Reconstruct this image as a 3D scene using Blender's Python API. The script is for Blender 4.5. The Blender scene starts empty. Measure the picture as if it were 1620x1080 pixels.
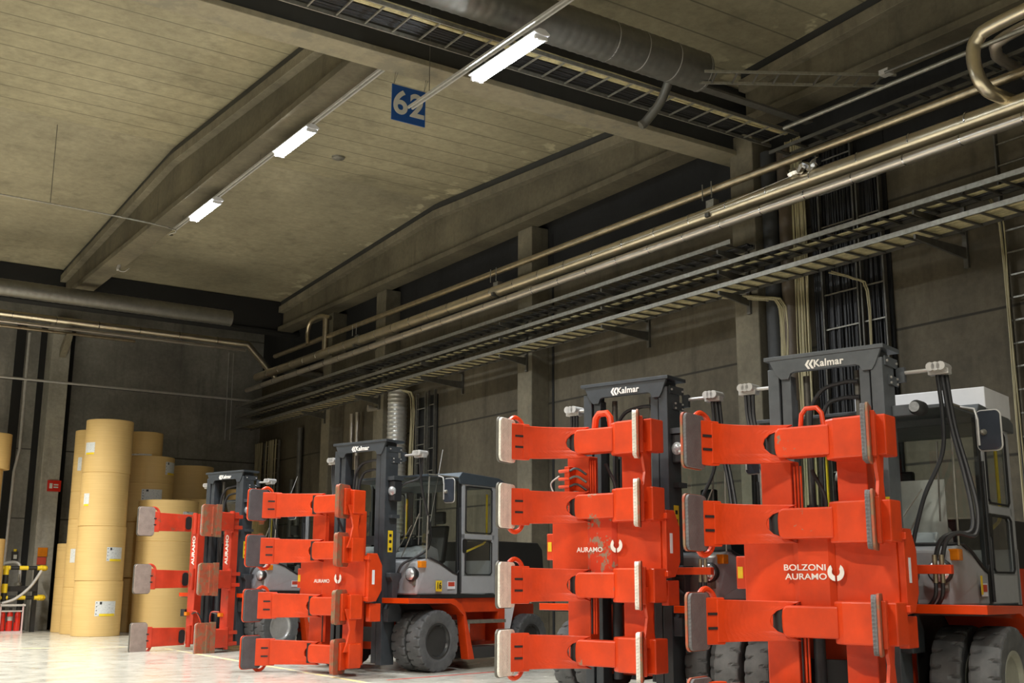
import bpy, bmesh, math, random
from mathutils import Vector, Matrix

SC = bpy.context.scene
COL = SC.collection
PI = math.pi

# ------------------------------------------------------------------ camera
cam_d = bpy.data.cameras.new('camera')
cam_d.sensor_width = 36.0
cam_d.lens = 1811.24 * 36.0 / 1620.0
cam_d.clip_start, cam_d.clip_end = 0.1, 300
cam = bpy.data.objects.new('camera', cam_d)
COL.objects.link(cam)
yaw, pit, rol = (math.radians(v) for v in (33.98, 11.86, 0.268))
fwd = Vector((math.sin(yaw) * math.cos(pit), math.cos(yaw) * math.cos(pit), math.sin(pit)))
rgt = Vector((math.cos(yaw), -math.sin(yaw), 0))
upv = rgt.cross(fwd)
r2 = math.cos(rol) * rgt + math.sin(rol) * upv
u2 = -math.sin(rol) * rgt + math.cos(rol) * upv
mw = Matrix((r2, u2, -fwd)).transposed().to_4x4()
mw.translation = Vector((0, 0, 1.55))
cam.matrix_world = mw
SC.camera = cam

# ------------------------------------------------------------------ world, light, exposure
wd = bpy.data.worlds.new('hall_ambient')
SC.world = wd
wd.use_nodes = True
wd.node_tree.nodes['Background'].inputs[0].default_value = (1.0, 0.93, 0.78, 1)
wd.node_tree.nodes['Background'].inputs[1].default_value = 0.012
SC.view_settings.view_transform = 'Standard'
SC.view_settings.look = 'None'
SC.view_settings.exposure = 0.5
SC.view_settings.gamma = 1.0
SC.view_settings.use_curve_mapping = False


def hall_or_fill_lamp(x, y, z, power, sx=0.35, sy=1.5, spread=150, col=(1.0, 0.96, 0.86)):
    """light of one twin-tube fitting of the hall, or of an added fill lamp, shining down"""
    d = bpy.data.lights.new('tube_or_fill_light', 'AREA')
    d.shape = 'RECTANGLE'
    d.size, d.size_y = sx, sy
    d.energy = power
    d.color = col
    d.spread = math.radians(spread)
    o = bpy.data.objects.new('tube_or_fill_light', d)
    COL.objects.link(o)
    o.location = (x, y, z)


LP = 350
hall_or_fill_lamp(8.36, 12.5, 8.76, LP, col=(0.93, 0.97, 1.0))
hall_or_fill_lamp(8.0, 19.0, 9.62, LP, col=(0.93, 0.97, 1.0))
hall_or_fill_lamp(8.0, 24.2, 9.62, LP, col=(0.93, 0.97, 1.0))
for (lx, ly, lw) in ((8.1, 3.0, 0.45), (8.1, -4.0, 0.45), (0.8, 30.0, 1.3), (0.8, 22.0, 1.5), (0.8, 14.0, 1.5), (0.8, 6.0, 1.9),
                     (0.8, -2.0, 1.3), (-6.5, 30.0, 1.4), (-6.5, 20.0, 1.2), (-6.5, 10.0, 1.2), (-6.5, 0.0, 1.0)):
    hall_or_fill_lamp(lx, ly, 8.9, LP * lw)
hall_or_fill_lamp(4.2, 31.0, 8.9, LP * 1.3, spread=125)  # added unseen lamp, narrow cone brightens the rolls and lower back wall
hall_or_fill_lamp(-1.5, 33.0, 8.9, LP * 1.3, spread=125)  # second added lamp out of view, brightens the foot of the back wall


# ------------------------------------------------------------------ materials
def _nt(name):
    m = bpy.data.materials.new(name)
    m.use_nodes = True
    nt = m.node_tree
    return m, nt, nt.nodes['Principled BSDF']


def N(nt, typ, **kw):
    n = nt.nodes.new(typ)
    for k, v in kw.items():
        setattr(n, k, v)
    return n


def mixc(nt, fac, a, b):
    n = nt.nodes.new('ShaderNodeMix')
    n.data_type = 'RGBA'
    for sock, val in ((n.inputs[0], fac), (n.inputs[6], a), (n.inputs[7], b)):
        if hasattr(val, 'is_output'):
            nt.links.new(val, sock)
        elif isinstance(val, (int, float)):
            sock.default_value = val
        else:
            sock.default_value = (*val, 1)
    return n.outputs[2]


def ramp(nt, src, lo, hi):
    n = nt.nodes.new('ShaderNodeMapRange')
    n.inputs[1].default_value = lo
    n.inputs[2].default_value = hi
    nt.links.new(src, n.inputs[0])
    return n.outputs[0]


def noise(nt, scale, detail=4, rough=0.55, stretch=(1, 1, 1), off=(0, 0, 0)):
    tc = N(nt, 'ShaderNodeTexCoord')
    mp = N(nt, 'ShaderNodeMapping')
    mp.inputs['Scale'].default_value = stretch
    mp.inputs['Location'].default_value = off
    nt.links.new(tc.outputs['Object'], mp.inputs[0])
    n = N(nt, 'ShaderNodeTexNoise')
    n.inputs['Scale'].default_value = scale
    n.inputs['Detail'].default_value = detail
    n.inputs['Roughness'].default_value = rough
    nt.links.new(mp.outputs[0], n.inputs['Vector'])
    return n.outputs['Fac']


def bump(nt, bs, height, strength=0.3, dist=0.02):
    b = N(nt, 'ShaderNodeBump')
    b.inputs['Strength'].default_value = strength
    b.inputs['Distance'].default_value = dist
    nt.links.new(height, b.inputs['Height'])
    nt.links.new(b.outputs[0], bs.inputs['Normal'])


def plain(name, col, rough=0.5, metal=0.0, var=0.12, scale=6.0, wear=None, wear_lo=0.62, wear_hi=0.68,
          wscale=5.0, stretch=(1, 1, 1), bmp=0.0, coat=0.0):
    m, nt, bs = _nt(name)
    n = noise(nt, scale, 4, 0.6, stretch)
    dk = tuple(c * (1 - var) for c in col)
    lt = tuple(min(1, c * (1 + var)) for c in col)
    c = mixc(nt, ramp(nt, n, 0.3, 0.7), dk, lt)
    if wear:
        w = noise(nt, wscale, 6, 0.7, stretch, (3.1, 7.7, 1.3))
        c = mixc(nt, ramp(nt, w, wear_lo, wear_hi), c, wear)
    nt.links.new(c, bs.inputs['Base Color'])
    bs.inputs['Roughness'].default_value = rough
    bs.inputs['Metallic'].default_value = metal
    if coat:
        bs.inputs['Coat Weight'].default_value = coat
        bs.inputs['Coat Roughness'].default_value = 0.15
    if bmp:
        bump(nt, bs, n, bmp)
    return m


def emit(name, col, s):
    m, nt, bs = _nt(name)
    bs.inputs['Base Color'].default_value = (*col, 1)
    bs.inputs['Emission Color'].default_value = (*col, 1)
    bs.inputs['Emission Strength'].default_value = s
    return m


def glass_mat(name, tint, refl=0.12):
    m, nt, bs = _nt(name)
    out = nt.nodes['Material Output']
    tr = N(nt, 'ShaderNodeBsdfTransparent')
    tr.inputs[0].default_value = (*tint, 1)
    gl = N(nt, 'ShaderNodeBsdfGlossy')
    gl.inputs['Roughness'].default_value = 0.03
    mx = N(nt, 'ShaderNodeMixShader')
    lw = N(nt, 'ShaderNodeLayerWeight')
    lw.inputs[0].default_value = 0.22
    r = N(nt, 'ShaderNodeMapRange')
    r.inputs[3].default_value = refl
    r.inputs[4].default_value = 0.75
    nt.links.new(lw.outputs['Fresnel'], r.inputs[0])
    nt.links.new(r.outputs[0], mx.inputs[0])
    nt.links.new(tr.outputs[0], mx.inputs[1])
    nt.links.new(gl.outputs[0], mx.inputs[2])
    nt.links.new(mx.outputs[0], out.inputs[0])
    return m


def concrete(name, col, streak=0.35, scale=1.0, joints=None, jd=0.22, blot=0.62, lime=None, spk=1.75):
    """cast or precast concrete with blotches, fine grain, rain streaks; joints=(axis, pitch, offset)"""
    m, nt, bs = _nt(name)
    n1 = noise(nt, 0.5 * scale, 5, 0.6)
    n2 = noise(nt, 9 * scale, 6, 0.7)
    n3 = noise(nt, 1.3 * scale, 5, 0.65, (1.6, 1.6, 0.16), (4, 2, 9))
    dk = tuple(c * blot for c in col)
    lt = tuple(c * 1.25 for c in col)
    c = mixc(nt, ramp(nt, n1, 0.32, 0.68), dk, lt)
    c = mixc(nt, ramp(nt, n3, 0.52, 0.78), c, tuple(x * (1 - streak) * 0.7 for x in col))
    sp = noise(nt, 1.1 * scale, 7, 0.75, (1.4, 1.4, 0.5), (11, 5, 2))
    c = mixc(nt, ramp(nt, sp, 0.66, 0.76), c, tuple(min(1, x * spk) for x in col))
    if lime:
        tc = N(nt, 'ShaderNodeTexCoord')
        sx = N(nt, 'ShaderNodeSeparateXYZ')
        nt.links.new(tc.outputs['Object'], sx.inputs[0])
        near = ramp(nt, sx.outputs[0], lime[0], lime[1])
        ln = N(nt, 'ShaderNodeMath', operation='MULTIPLY')
        nt.links.new(near, ln.inputs[0])
        nt.links.new(ramp(nt, noise(nt, 1.5, 4, .6, (1, 1, 1), (5, 5, 5)), .54, .60), ln.inputs[1])
        c = mixc(nt, ln.outputs[0], c, tuple(min(1, x * 1.7) for x in col))
    mul = N(nt, 'ShaderNodeMix')
    mul.data_type = 'RGBA'
    mul.blend_type = 'MULTIPLY'
    mul.inputs[0].default_value = 0.35
    nt.links.new(c, mul.inputs[6])
    g = N(nt, 'ShaderNodeCombineColor')
    r = ramp(nt, n2, 0.2, 0.7)
    for i in range(3):
        nt.links.new(r, g.inputs[i])
    nt.links.new(g.outputs[0], mul.inputs[7])
    c = mul.outputs[2]
    if joints:
        for axis, pitch, off, wid in joints:
            tc = N(nt, 'ShaderNodeTexCoord')
            sx = N(nt, 'ShaderNodeSeparateXYZ')
            nt.links.new(tc.outputs['Object'], sx.inputs[0])
            a = N(nt, 'ShaderNodeMath', operation='SUBTRACT')
            nt.links.new(sx.outputs[axis], a.inputs[0])
            a.inputs[1].default_value = off
            b = N(nt, 'ShaderNodeMath', operation='PINGPONG')
            nt.links.new(a.outputs[0], b.inputs[0])
            b.inputs[1].default_value = pitch / 2
            q = ramp(nt, b.outputs[0], wid, wid * 0.4)
            c = mixc(nt, q, c, tuple(x * jd for x in col))
    nt.links.new(c, bs.inputs['Base Color'])
    bs.inputs['Roughness'].default_value = 0.85
    bump(nt, bs, n2, 0.25, 0.01)
    return m


M = {}
M['wall'] = concrete('wall_concrete', (0.128, 0.108, 0.072), joints=[(2, 2.24, 1.2, 0.03)])
M['wallback'] = concrete('wall_concrete_grey', (0.27, 0.26, 0.235), joints=[(2, 2.24, 1.25, 0.03)])
M['column'] = concrete('column_concrete', (0.205, 0.18, 0.125), streak=0.15)
M['columnp'] = concrete('pale_column_concrete', (0.36, 0.34, 0.29), streak=0.15)
M['beam'] = concrete('beam_concrete', (0.145, 0.125, 0.082), streak=0.2)
M['ceil'] = concrete('roof_panel_concrete', (0.315, 0.278, 0.178), spk=1.08, streak=0.05, scale=0.6, joints=[(1, 0.75, 0.25, 0.024)], jd=.42, blot=.84, lime=(13.9, 14.7))
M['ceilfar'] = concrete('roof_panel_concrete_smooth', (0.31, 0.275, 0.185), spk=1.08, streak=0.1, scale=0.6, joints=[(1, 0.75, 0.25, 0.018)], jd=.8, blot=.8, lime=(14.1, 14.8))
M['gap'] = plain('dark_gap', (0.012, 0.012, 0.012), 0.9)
M['girder'] = plain('girder_underside', (0.25, 0.22, 0.15), 0.8, wear=(0.2, 0.18, 0.13), wear_lo=.5, wear_hi=.6, wscale=2)
M['gsteel'] = plain('galvanised_steel', (0.30, 0.29, 0.25), 0.45, 0.7, var=.2, scale=14)
M['dsteel'] = plain('dull_steel', (0.13, 0.125, 0.11), 0.55, 0.5, var=.2)
M['clad'] = plain('pipe_cladding', (0.74, 0.66, 0.50), 0.32, 0.9, var=.1, scale=3)
M['cladp'] = plain('pipe_cladding_pale', (0.72, 0.66, 0.58), 0.34, 0.85, var=.1, scale=3)
M['bpipe'] = plain('brass_toned_pipe', (0.46, 0.39, 0.27), 0.34, 0.9, var=.2, scale=6)
M['cable'] = plain('sheathed_cable', (0.42, 0.37, 0.22), 0.6, var=.3, scale=8, stretch=(6, 6, 0.3))
M['cableh'] = plain('sheathed_cable_tray', (0.46, 0.40, 0.22), 0.6, var=.3, scale=8)
M['bcable'] = plain('black_cable', (0.016, 0.016, 0.018), 0.45)
M['red'] = plain('vermilion_paint', (0.60, 0.046, 0.004), 0.42, var=.16, scale=3, wear=(0.25, 0.13, 0.07), wear_lo=.70, wear_hi=.74, wscale=2.6, coat=.08)
M['red_old'] = plain('old_red_paint', (0.50, 0.038, 0.012), 0.5, var=.18, scale=3, wear=(0.20, 0.085, 0.045), wear_lo=.60, wear_hi=.70, wscale=3.2)
M['red_rust'] = plain('rusty_red_pad_back', (0.36, 0.07, 0.03), 0.65, var=.2, scale=6, wear=(0.20, 0.13, 0.07), wear_lo=.46, wear_hi=.6, wscale=7)
M['red_gloss'] = plain('glossy_vermilion', (0.60, 0.046, 0.004), 0.2, var=.06, coat=.5)
M['red_scuff'] = plain('scuffed_red', (0.60, 0.046, 0.004), 0.42, var=.16, scale=3, wear=(0.27, 0.17, 0.11), wear_lo=.60, wear_hi=.63, wscale=3.5)
M['red_bare'] = plain('heavily_worn_red_paint', (0.56, 0.036, 0.005), 0.45, var=.1, scale=3, wear=(0.27, 0.19, 0.13), wear_lo=.53, wear_hi=.56, wscale=7)
M['scuff'] = plain('worn_bare_patch', (0.22, 0.15, 0.10), 0.6, var=.25, scale=20)
M['mast1'] = plain('mast_slate_paint', (0.040, 0.046, 0.052), 0.42, var=.2, scale=5, wear=(0.09, 0.09, 0.09), wear_lo=.66, wear_hi=.75)
M['mast4'] = plain('mast_grey_paint', (0.085, 0.095, 0.105), 0.42, var=.2, scale=5, wear=(0.2, 0.2, 0.2), wear_lo=.66, wear_hi=.75)
M['blueg'] = plain('blue_grey_paint', (0.05, 0.065, 0.08), 0.4, var=.1)
M['grey'] = plain('cab_grey_paint', (0.34, 0.352, 0.37), 0.38, var=.05, coat=.2)
M['greyf'] = plain('cab_frame_grey_paint', (0.35, 0.362, 0.38), 0.4, var=.05)
M['dark'] = plain('dark_plastic', (0.018, 0.019, 0.021), 0.5)
M['hood'] = plain('black_hood_paint', (0.012, 0.013, 0.015), 0.35)
M['seal'] = plain('rubber_seal', (0.012, 0.012, 0.013), 0.6)
M['white'] = plain('white_paint', (0.75, 0.76, 0.80), 0.4, var=.03)
M['offw'] = plain('light_grey_metal', (0.48, 0.47, 0.45), 0.4, .3)
M['chrome'] = plain('bright_metal', (0.7, 0.7, 0.7), 0.2, 1.0)
M['yellow'] = plain('yellow_paint', (0.80, 0.58, 0.02), 0.45, var=.08)
M['black'] = plain('black_paint', (0.015, 0.015, 0.015), 0.5)
M['amber'] = plain('amber_lens', (0.65, 0.20, 0.01), 0.2)
M['lens'] = plain('lamp_lens', (0.65, 0.68, 0.70), 0.12, .6, var=.25, scale=30)
M['glass'] = glass_mat('cab_glass', (0.90, 0.94, 0.92), 0.035)
M['mirror'] = plain('mirror_back', (0.03, 0.035, 0.045), 0.15)
M['rimb'] = plain('black_rim', (0.03, 0.03, 0.03), 0.25)
M['rims'] = plain('silver_rim', (0.52, 0.52, 0.52), 0.35, .6)
M['rimo'] = plain('dusty_rim', (0.34, 0.34, 0.28), 0.45, .3)
M['checker'] = plain('tread_plate', (0.07, 0.07, 0.07), 0.5, .5, bmp=.5, scale=60)
M['sign'] = plain('sign_blue', (0.008, 0.075, 0.30), 0.45, var=.04)
M['signw'] = plain('sign_lettering', (0.60, 0.60, 0.55), 0.5, var=.03)
M['logo'] = plain('white_lettering', (0.78, 0.76, 0.72), 0.5, var=.05)
M['logor'] = plain('worn_white_lettering', (0.80, 0.74, 0.70), 0.5, var=.05, wear=(0.6, 0.08, 0.03), wear_lo=.67, wear_hi=.70, wscale=14)
M['stred'] = plain('red_sticker', (0.55, 0.06, 0.03), 0.5)
M['extred'] = plain('extinguisher_red', (0.60, 0.02, 0.01), 0.3, coat=.4)
M['paleframe'] = plain('pale_pink_frame', (0.55, 0.40, 0.40), 0.5)
M['tube'] = emit('fluorescent_tube', (0.90, 0.96, 1.0), 55)
M['spiral'] = plain('spiral_duct', (0.20, 0.195, 0.175), 0.42, .75)
M['spiralb'] = plain('spiral_duct_bright', (0.55, 0.54, 0.50), 0.35, .45)
M['lagging'] = plain('dark_lagging', (0.035, 0.036, 0.036), 0.55)
M['lagbr'] = plain('brown_lagging', (0.10, 0.075, 0.05), 0.5)
M['yline'] = plain('faded_yellow_line', (0.72, 0.62, 0.30), 0.6, wear=(0.5, 0.48, 0.40), wear_lo=.5, wear_hi=.55, wscale=4)
M['rline'] = plain('red_line', (0.50, 0.07, 0.05), 0.6)


def mat_kraft():
    m, nt, bs = _nt('kraft_paper')
    n = noise(nt, 1.6, 5, .6)
    b = noise(nt, 5, 3, .6, (0.2, 0.2, 16))
    oi = N(nt, 'ShaderNodeObjectInfo')
    c = mixc(nt, ramp(nt, n, .3, .7), (0.66, 0.455, 0.175), (0.72, 0.51, 0.21))
    c = mixc(nt, ramp(nt, b, .45, .62), c, (0.63, 0.43, 0.165))
    nt.links.new(mixc(nt, ramp(nt, oi.outputs['Random'], -1.0, 4.0), c, (0.50, 0.33, 0.13)), bs.inputs['Base Color'])
    bs.inputs['Roughness'].default_value = 0.62
    bump(nt, bs, b, .08, .01)
    return m


def mat_floor():
    m, nt, bs = _nt('floor_concrete')
    n1 = noise(nt, 0.35, 5, .6, (1, .35, 1))
    n2 = noise(nt, 2.2, 6, .7)
    n3 = noise(nt, 0.8, 6, .7, (1, 1, 1), (7, 3, 0))
    c = mixc(nt, ramp(nt, n1, .3, .7), (0.47, 0.455, 0.395), (0.60, 0.585, 0.515))
    c = mixc(nt, ramp(nt, n2, .52, .75), c, (0.43, 0.41, 0.35))
    c = mixc(nt, ramp(nt, n3, .60, .78), c, (0.40, 0.38, 0.32))
    nt.links.new(c, bs.inputs['Base Color'])
    nt.links.new(ramp(nt, n2, 0.9, -1.2), bs.inputs['Roughness'])
    bs.inputs['Roughness'].default_value = 0.5
    bump(nt, bs, n2, .06, .01)
    return m


def mat_rubberpad(name, col, sc=38):
    m, nt, bs = _nt(name)
    tc = N(nt, 'ShaderNodeTexCoord')
    mp = N(nt, 'ShaderNodeMapping')
    mp.inputs['Rotation'].default_value = (0, PI / 4, 0)
    nt.links.new(tc.outputs['Object'], mp.inputs[0])
    ck = N(nt, 'ShaderNodeTexVoronoi')
    ck.inputs['Scale'].default_value = sc
    ck.inputs['Randomness'].default_value = 0.15
    nt.links.new(mp.outputs[0], ck.inputs['Vector'])
    d = ck.outputs['Distance']
    n = noise(nt, 7, 5, .65)
    c = mixc(nt, ramp(nt, n, .3, .7), tuple(x * .8 for x in col), tuple(min(1, x * 1.15) for x in col))
    c = mixc(nt, ramp(nt, d, .55, .8), c, tuple(x * .6 for x in col))
    nt.links.new(c, bs.inputs['Base Color'])
    bs.inputs['Roughness'].default_value = 0.7
    bump(nt, bs, d, .6, .012)
    return m


def mat_tyre():
    m, nt, bs = _nt('tyre_rubber')
    n = noise(nt, 5, 5, .6)
    c = mixc(nt, ramp(nt, n, .3, .7), (0.055, 0.057, 0.06), (0.115, 0.118, 0.12))
    nt.links.new(c, bs.inputs['Base Color'])
    bs.inputs['Roughness'].default_value = 0.7
    return m


def mat_label():
    m, nt, bs = _nt('printed_roll_label')
    tc = N(nt, 'ShaderNodeTexCoord')
    mp = N(nt, 'ShaderNodeMapping')
    mp.inputs['Scale'].default_value = (9, 9, 22)
    nt.links.new(tc.outputs['Object'], mp.inputs[0])
    n = N(nt, 'ShaderNodeTexNoise')
    n.inputs['Scale'].default_value = 3
    nt.links.new(mp.outputs[0], n.inputs['Vector'])
    nt.links.new(mixc(nt, ramp(nt, n.outputs['Fac'], .55, .68), (0.62, 0.64, 0.64), (0.36, 0.40, 0.42)), bs.inputs['Base Color'])
    bs.inputs['Roughness'].default_value = .5
    return m


M['kraft'] = mat_kraft()
M['floor'] = mat_floor()
M['padcream'] = mat_rubberpad('cream_pad', (0.80, 0.78, 0.70))
M['paddark'] = mat_rubberpad('charcoal_pad', (0.075, 0.075, 0.08))
M['padgrey'] = mat_rubberpad('dusty_grey_pad', (0.13, 0.125, 0.13))
M['padbrown'] = mat_rubberpad('taupe_pad', (0.30, 0.235, 0.20))
M['tyre'] = mat_tyre()
M['label'] = mat_label()


# ------------------------------------------------------------------ mesh helpers
class MB:
    def __init__(s, flip=False):
        s.v, s.f, s.flip = [], [], flip
        s.sm = set()

    def add(s, vs, fs, smooth=False):
        o = len(s.v)
        s.v += [tuple(p) for p in vs]
        for f in fs:
            if smooth:
                s.sm.add(len(s.f))
            s.f.append([i + o for i in f])
        return s

    def box(s, x0, x1, y0, y1, z0, z1):
        vs = [(x, y, z) for x in (x0, x1) for y in (y0, y1) for z in (z0, z1)]
        return s.add(vs, [(0, 1, 3, 2), (4, 6, 7, 5), (0, 4, 5, 1), (2, 3, 7, 6), (0, 2, 6, 4), (1, 5, 7, 3)])

    def hexa(s, pts):
        """8 points: bottom four then top four, same order"""
        return s.add(pts, [(0, 1, 2, 3), (7, 6, 5, 4), (0, 4, 5, 1), (1, 5, 6, 2), (2, 6, 7, 3), (3, 7, 4, 0)])

    def prism(s, poly, axis, lo, hi):
        """poly is 2-D in the two other axes (in x,y,z order), pushed from lo to hi along axis"""
        def P(p, t):
            q = list(p)
            q.insert(axis, t)
            return tuple(q)
        n = len(poly)
        vs = [P(p, lo) for p in poly] + [P(p, hi) for p in poly]
        fs = [tuple(range(n)), tuple(range(2 * n - 1, n - 1, -1))]
        fs += [(i, (i + 1) % n, n + (i + 1) % n, n + i) for i in range(n)]
        return s.add(vs, fs)

    def tube(s, path, r, n=10, caps=True):
        path = [Vector(p) for p in path]
        rings = []
        prev = None
        for i, p in enumerate(path):
            if i == 0:
                t = path[1] - p
            elif i == len(path) - 1:
                t = p - path[i - 1]
            else:
                t = (path[i + 1] - p).normalized() + (p - path[i - 1]).normalized()
            t.normalize()
            if prev is None:
                a = Vector((0, 0, 1)) if abs(t.z) < .9 else Vector((1, 0, 0))
                u = t.cross(a).normalized()
            else:
                u = (prev - t * prev.dot(t)).normalized()
            prev = u
            w = t.cross(u)
            rr = r[i] if isinstance(r, (list, tuple)) else r
            rings.append([p + u * (math.cos(2 * PI * k / n) * rr) + w * (math.sin(2 * PI * k / n) * rr) for k in range(n)])
        vs = [q for R in rings for q in R]
        fs = []
        for i in range(len(rings) - 1):
            for k in range(n):
                fs.append((i * n + k, i * n + (k + 1) % n, (i + 1) * n + (k + 1) % n, (i + 1) * n + k))
        s.add(vs, fs, smooth=n > 6)
        if caps:
            m = len(rings) - 1
            o = len(s.v) - len(vs)
            s.f.append([o + k for k in range(n)][::-1])
            s.f.append([o + m * n + k for k in range(n)])
        return s

    def lathe(s, prof, c, axis=1, n=32, close=False, smooth=True):
        """prof: (radius, along) pairs round the axis through c"""
        vs = []
        for (r, t) in prof:
            for k in range(n):
                a = 2 * PI * k / n
                q = [r * math.cos(a), r * math.sin(a)]
                q.insert(axis, t)
                vs.append((c[0] + q[0], c[1] + q[1], c[2] + q[2]))
        fs = []
        m = len(prof)
        for i in range(m - 1 + (1 if close else 0)):
            j = (i + 1) % m
            for k in range(n):
                fs.append((i * n + k, i * n + (k + 1) % n, j * n + (k + 1) % n, j * n + k))
        o = len(s.v)
        s.add(vs, fs, smooth)
        if not close:
            s.f.append([o + k for k in range(n)][::-1])
            s.f.append([o + (m - 1) * n + k for k in range(n)])
        return s

    def build(s, name, mat, parent=None, bevel=0.0, loc=None):
        me = bpy.data.meshes.new(name)
        vs = [(x, -y, z) for x, y, z in s.v] if s.flip else s.v
        me.from_pydata(vs, [], s.f)
        bm = bmesh.new()
        bm.from_mesh(me)
        bmesh.ops.recalc_face_normals(bm, faces=bm.faces)
        bm.faces.ensure_lookup_table()
        for i in s.sm:
            if i < len(bm.faces):
                bm.faces[i].smooth = True
        bm.to_mesh(me)
        bm.free()
        if s.sm:
            me.set_sharp_from_angle(angle=math.radians(38))
        me.materials.append(M[mat] if isinstance(mat, str) else mat)
        o = bpy.data.objects.new(name, me)
        COL.objects.link(o)
        if parent is not None:
            o.parent = parent
        if loc is not None:
            o.location = loc
        if bevel:
            b = o.modifiers.new('bevel', 'BEVEL')
            b.width = bevel
            b.segments = 2
            b.limit_method = 'ANGLE'
            b.angle_limit = math.radians(40)
        return o


def empty(name, loc=(0, 0, 0), rz=0.0):
    o = bpy.data.objects.new(name, None)
    COL.objects.link(o)
    o.location = loc
    o.rotation_euler = (0, 0, rz)
    o.empty_display_size = .2
    return o


def tag(o, label=None, cat=None, group=None, kind=None):
    if label:
        o['label'] = label
    if cat:
        o['category'] = cat
    if group:
        o['group'] = group
    if kind:
        o['kind'] = kind
    return o


def struct(name, mb, mat, label, cat, bevel=0.0):
    return tag(mb.build(name, mat, None, bevel), label, cat, kind='structure')


def dup(o, parent=None, loc=None):
    c = o.copy()
    COL.objects.link(c)
    if parent is not None:
        c.parent = parent
    if loc is not None:
        c.location = loc
    for ch in list(o.children):
        dup(ch, c)
    return c


def smooth_path(pts, k=6):
    """Catmull-Rom through pts"""
    P = [Vector(p) for p in pts]
    P = [P[0] * 2 - P[1]] + P + [P[-1] * 2 - P[-2]]
    out = []
    for i in range(1, len(P) - 2):
        for j in range(k):
            t = j / k
            a, b, c, d = P[i - 1], P[i], P[i + 1], P[i + 2]
            out.append(0.5 * ((2 * b) + (c - a) * t + (2 * a - 5 * b + 4 * c - d) * t * t + (3 * b - a - 3 * c + d) * t ** 3))
    out.append(P[-2])
    return out


def text_obj(s, size, name, mat, parent, M4, depth=0.004, bold=0.0, wide=1.0, spacing=1.0):
    cu = bpy.data.curves.new(name, 'FONT')
    cu.body = s
    cu.size = size
    cu.extrude = depth
    cu.offset = bold
    cu.space_character = spacing
    cu.align_x = 'CENTER'
    cu.align_y = 'CENTER'
    t = bpy.data.objects.new(name, cu)
    COL.objects.link(t)
    dg = bpy.context.evaluated_depsgraph_get()
    me = bpy.data.meshes.new_from_object(t.evaluated_get(dg))
    bpy.data.objects.remove(t)
    me.transform(M4 @ Matrix.Diagonal((wide, 1, 1, 1)))
    me.materials.clear()
    me.materials.append(M[mat])
    o = bpy.data.objects.new(name, me)
    COL.objects.link(o)
    if parent is not None:
        o.parent = parent
    return o


def frame4(origin, ex, ey):
    ex, ey = Vector(ex).normalized(), Vector(ey).normalized()
    ez = ex.cross(ey)
    m = Matrix((ex, ey, ez)).transposed().to_4x4()
    m.translation = Vector(origin)
    return m


def rrect(cx, cy, w, h, r, n=5):
    out = []
    for (sx, sy, a0) in ((1, 1, 0), (-1, 1, PI / 2), (-1, -1, PI), (1, -1, 1.5 * PI)):
        for k in range(n + 1):
            a = a0 + k * PI / 2 / n
            out.append((cx + sx * (w / 2 - r) + r * math.cos(a), cy + sy * (h / 2 - r) + r * math.sin(a)))
    return out


# ================================================================== SETTING
XW, YB = 15.7, 39.8
struct('floor', MB().box(-25, XW + .4, -20, YB + .4, -.3, 0), 'floor', 'pale worn concrete floor of the hall', 'floor')
struct('wall_right', MB().box(XW, XW + .4, -20, YB + .4, 0, 12.2), 'wall', 'brown grey concrete panel wall behind the forklifts', 'wall')
struct('wall_back', MB().box(-25, XW, YB, YB + .4, 0, 12.2), 'wallback', 'dark grey concrete wall behind the paper rolls', 'wall')


def roof_z(y):
    k = round((y - 25.7) / 21.6)
    return 11.66 - .057 * abs(y - (25.7 + 21.6 * k))


mb = MB()
ys = [-20, -6.7, 4.1, 14.9, 25.7, 36.5, YB + .4]
for k, (a, b) in enumerate(zip(ys[:-1], ys[1:])):
    za, zb = roof_z(a), roof_z(b)
    mb = MB()
    mb.hexa([(-25, a, za), (XW + .4, a, za), (XW + .4, b, zb), (-25, b, zb), (-25, a, za + .3), (XW + .4, a, za + .3), (XW + .4, b, zb + .3), (-25, b, zb + .3)])
    struct('ceiling', mb, 'ceilfar' if k == 4 else 'ceil', 'sloping roof of precast panels, ' + ('behind the viewer', 'above the viewer', 'near bay rising', 'far bay rising towards the ridge', 'far bay sloping down to the far end', 'dark strip at the back wall')[k], 'ceiling')


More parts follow.
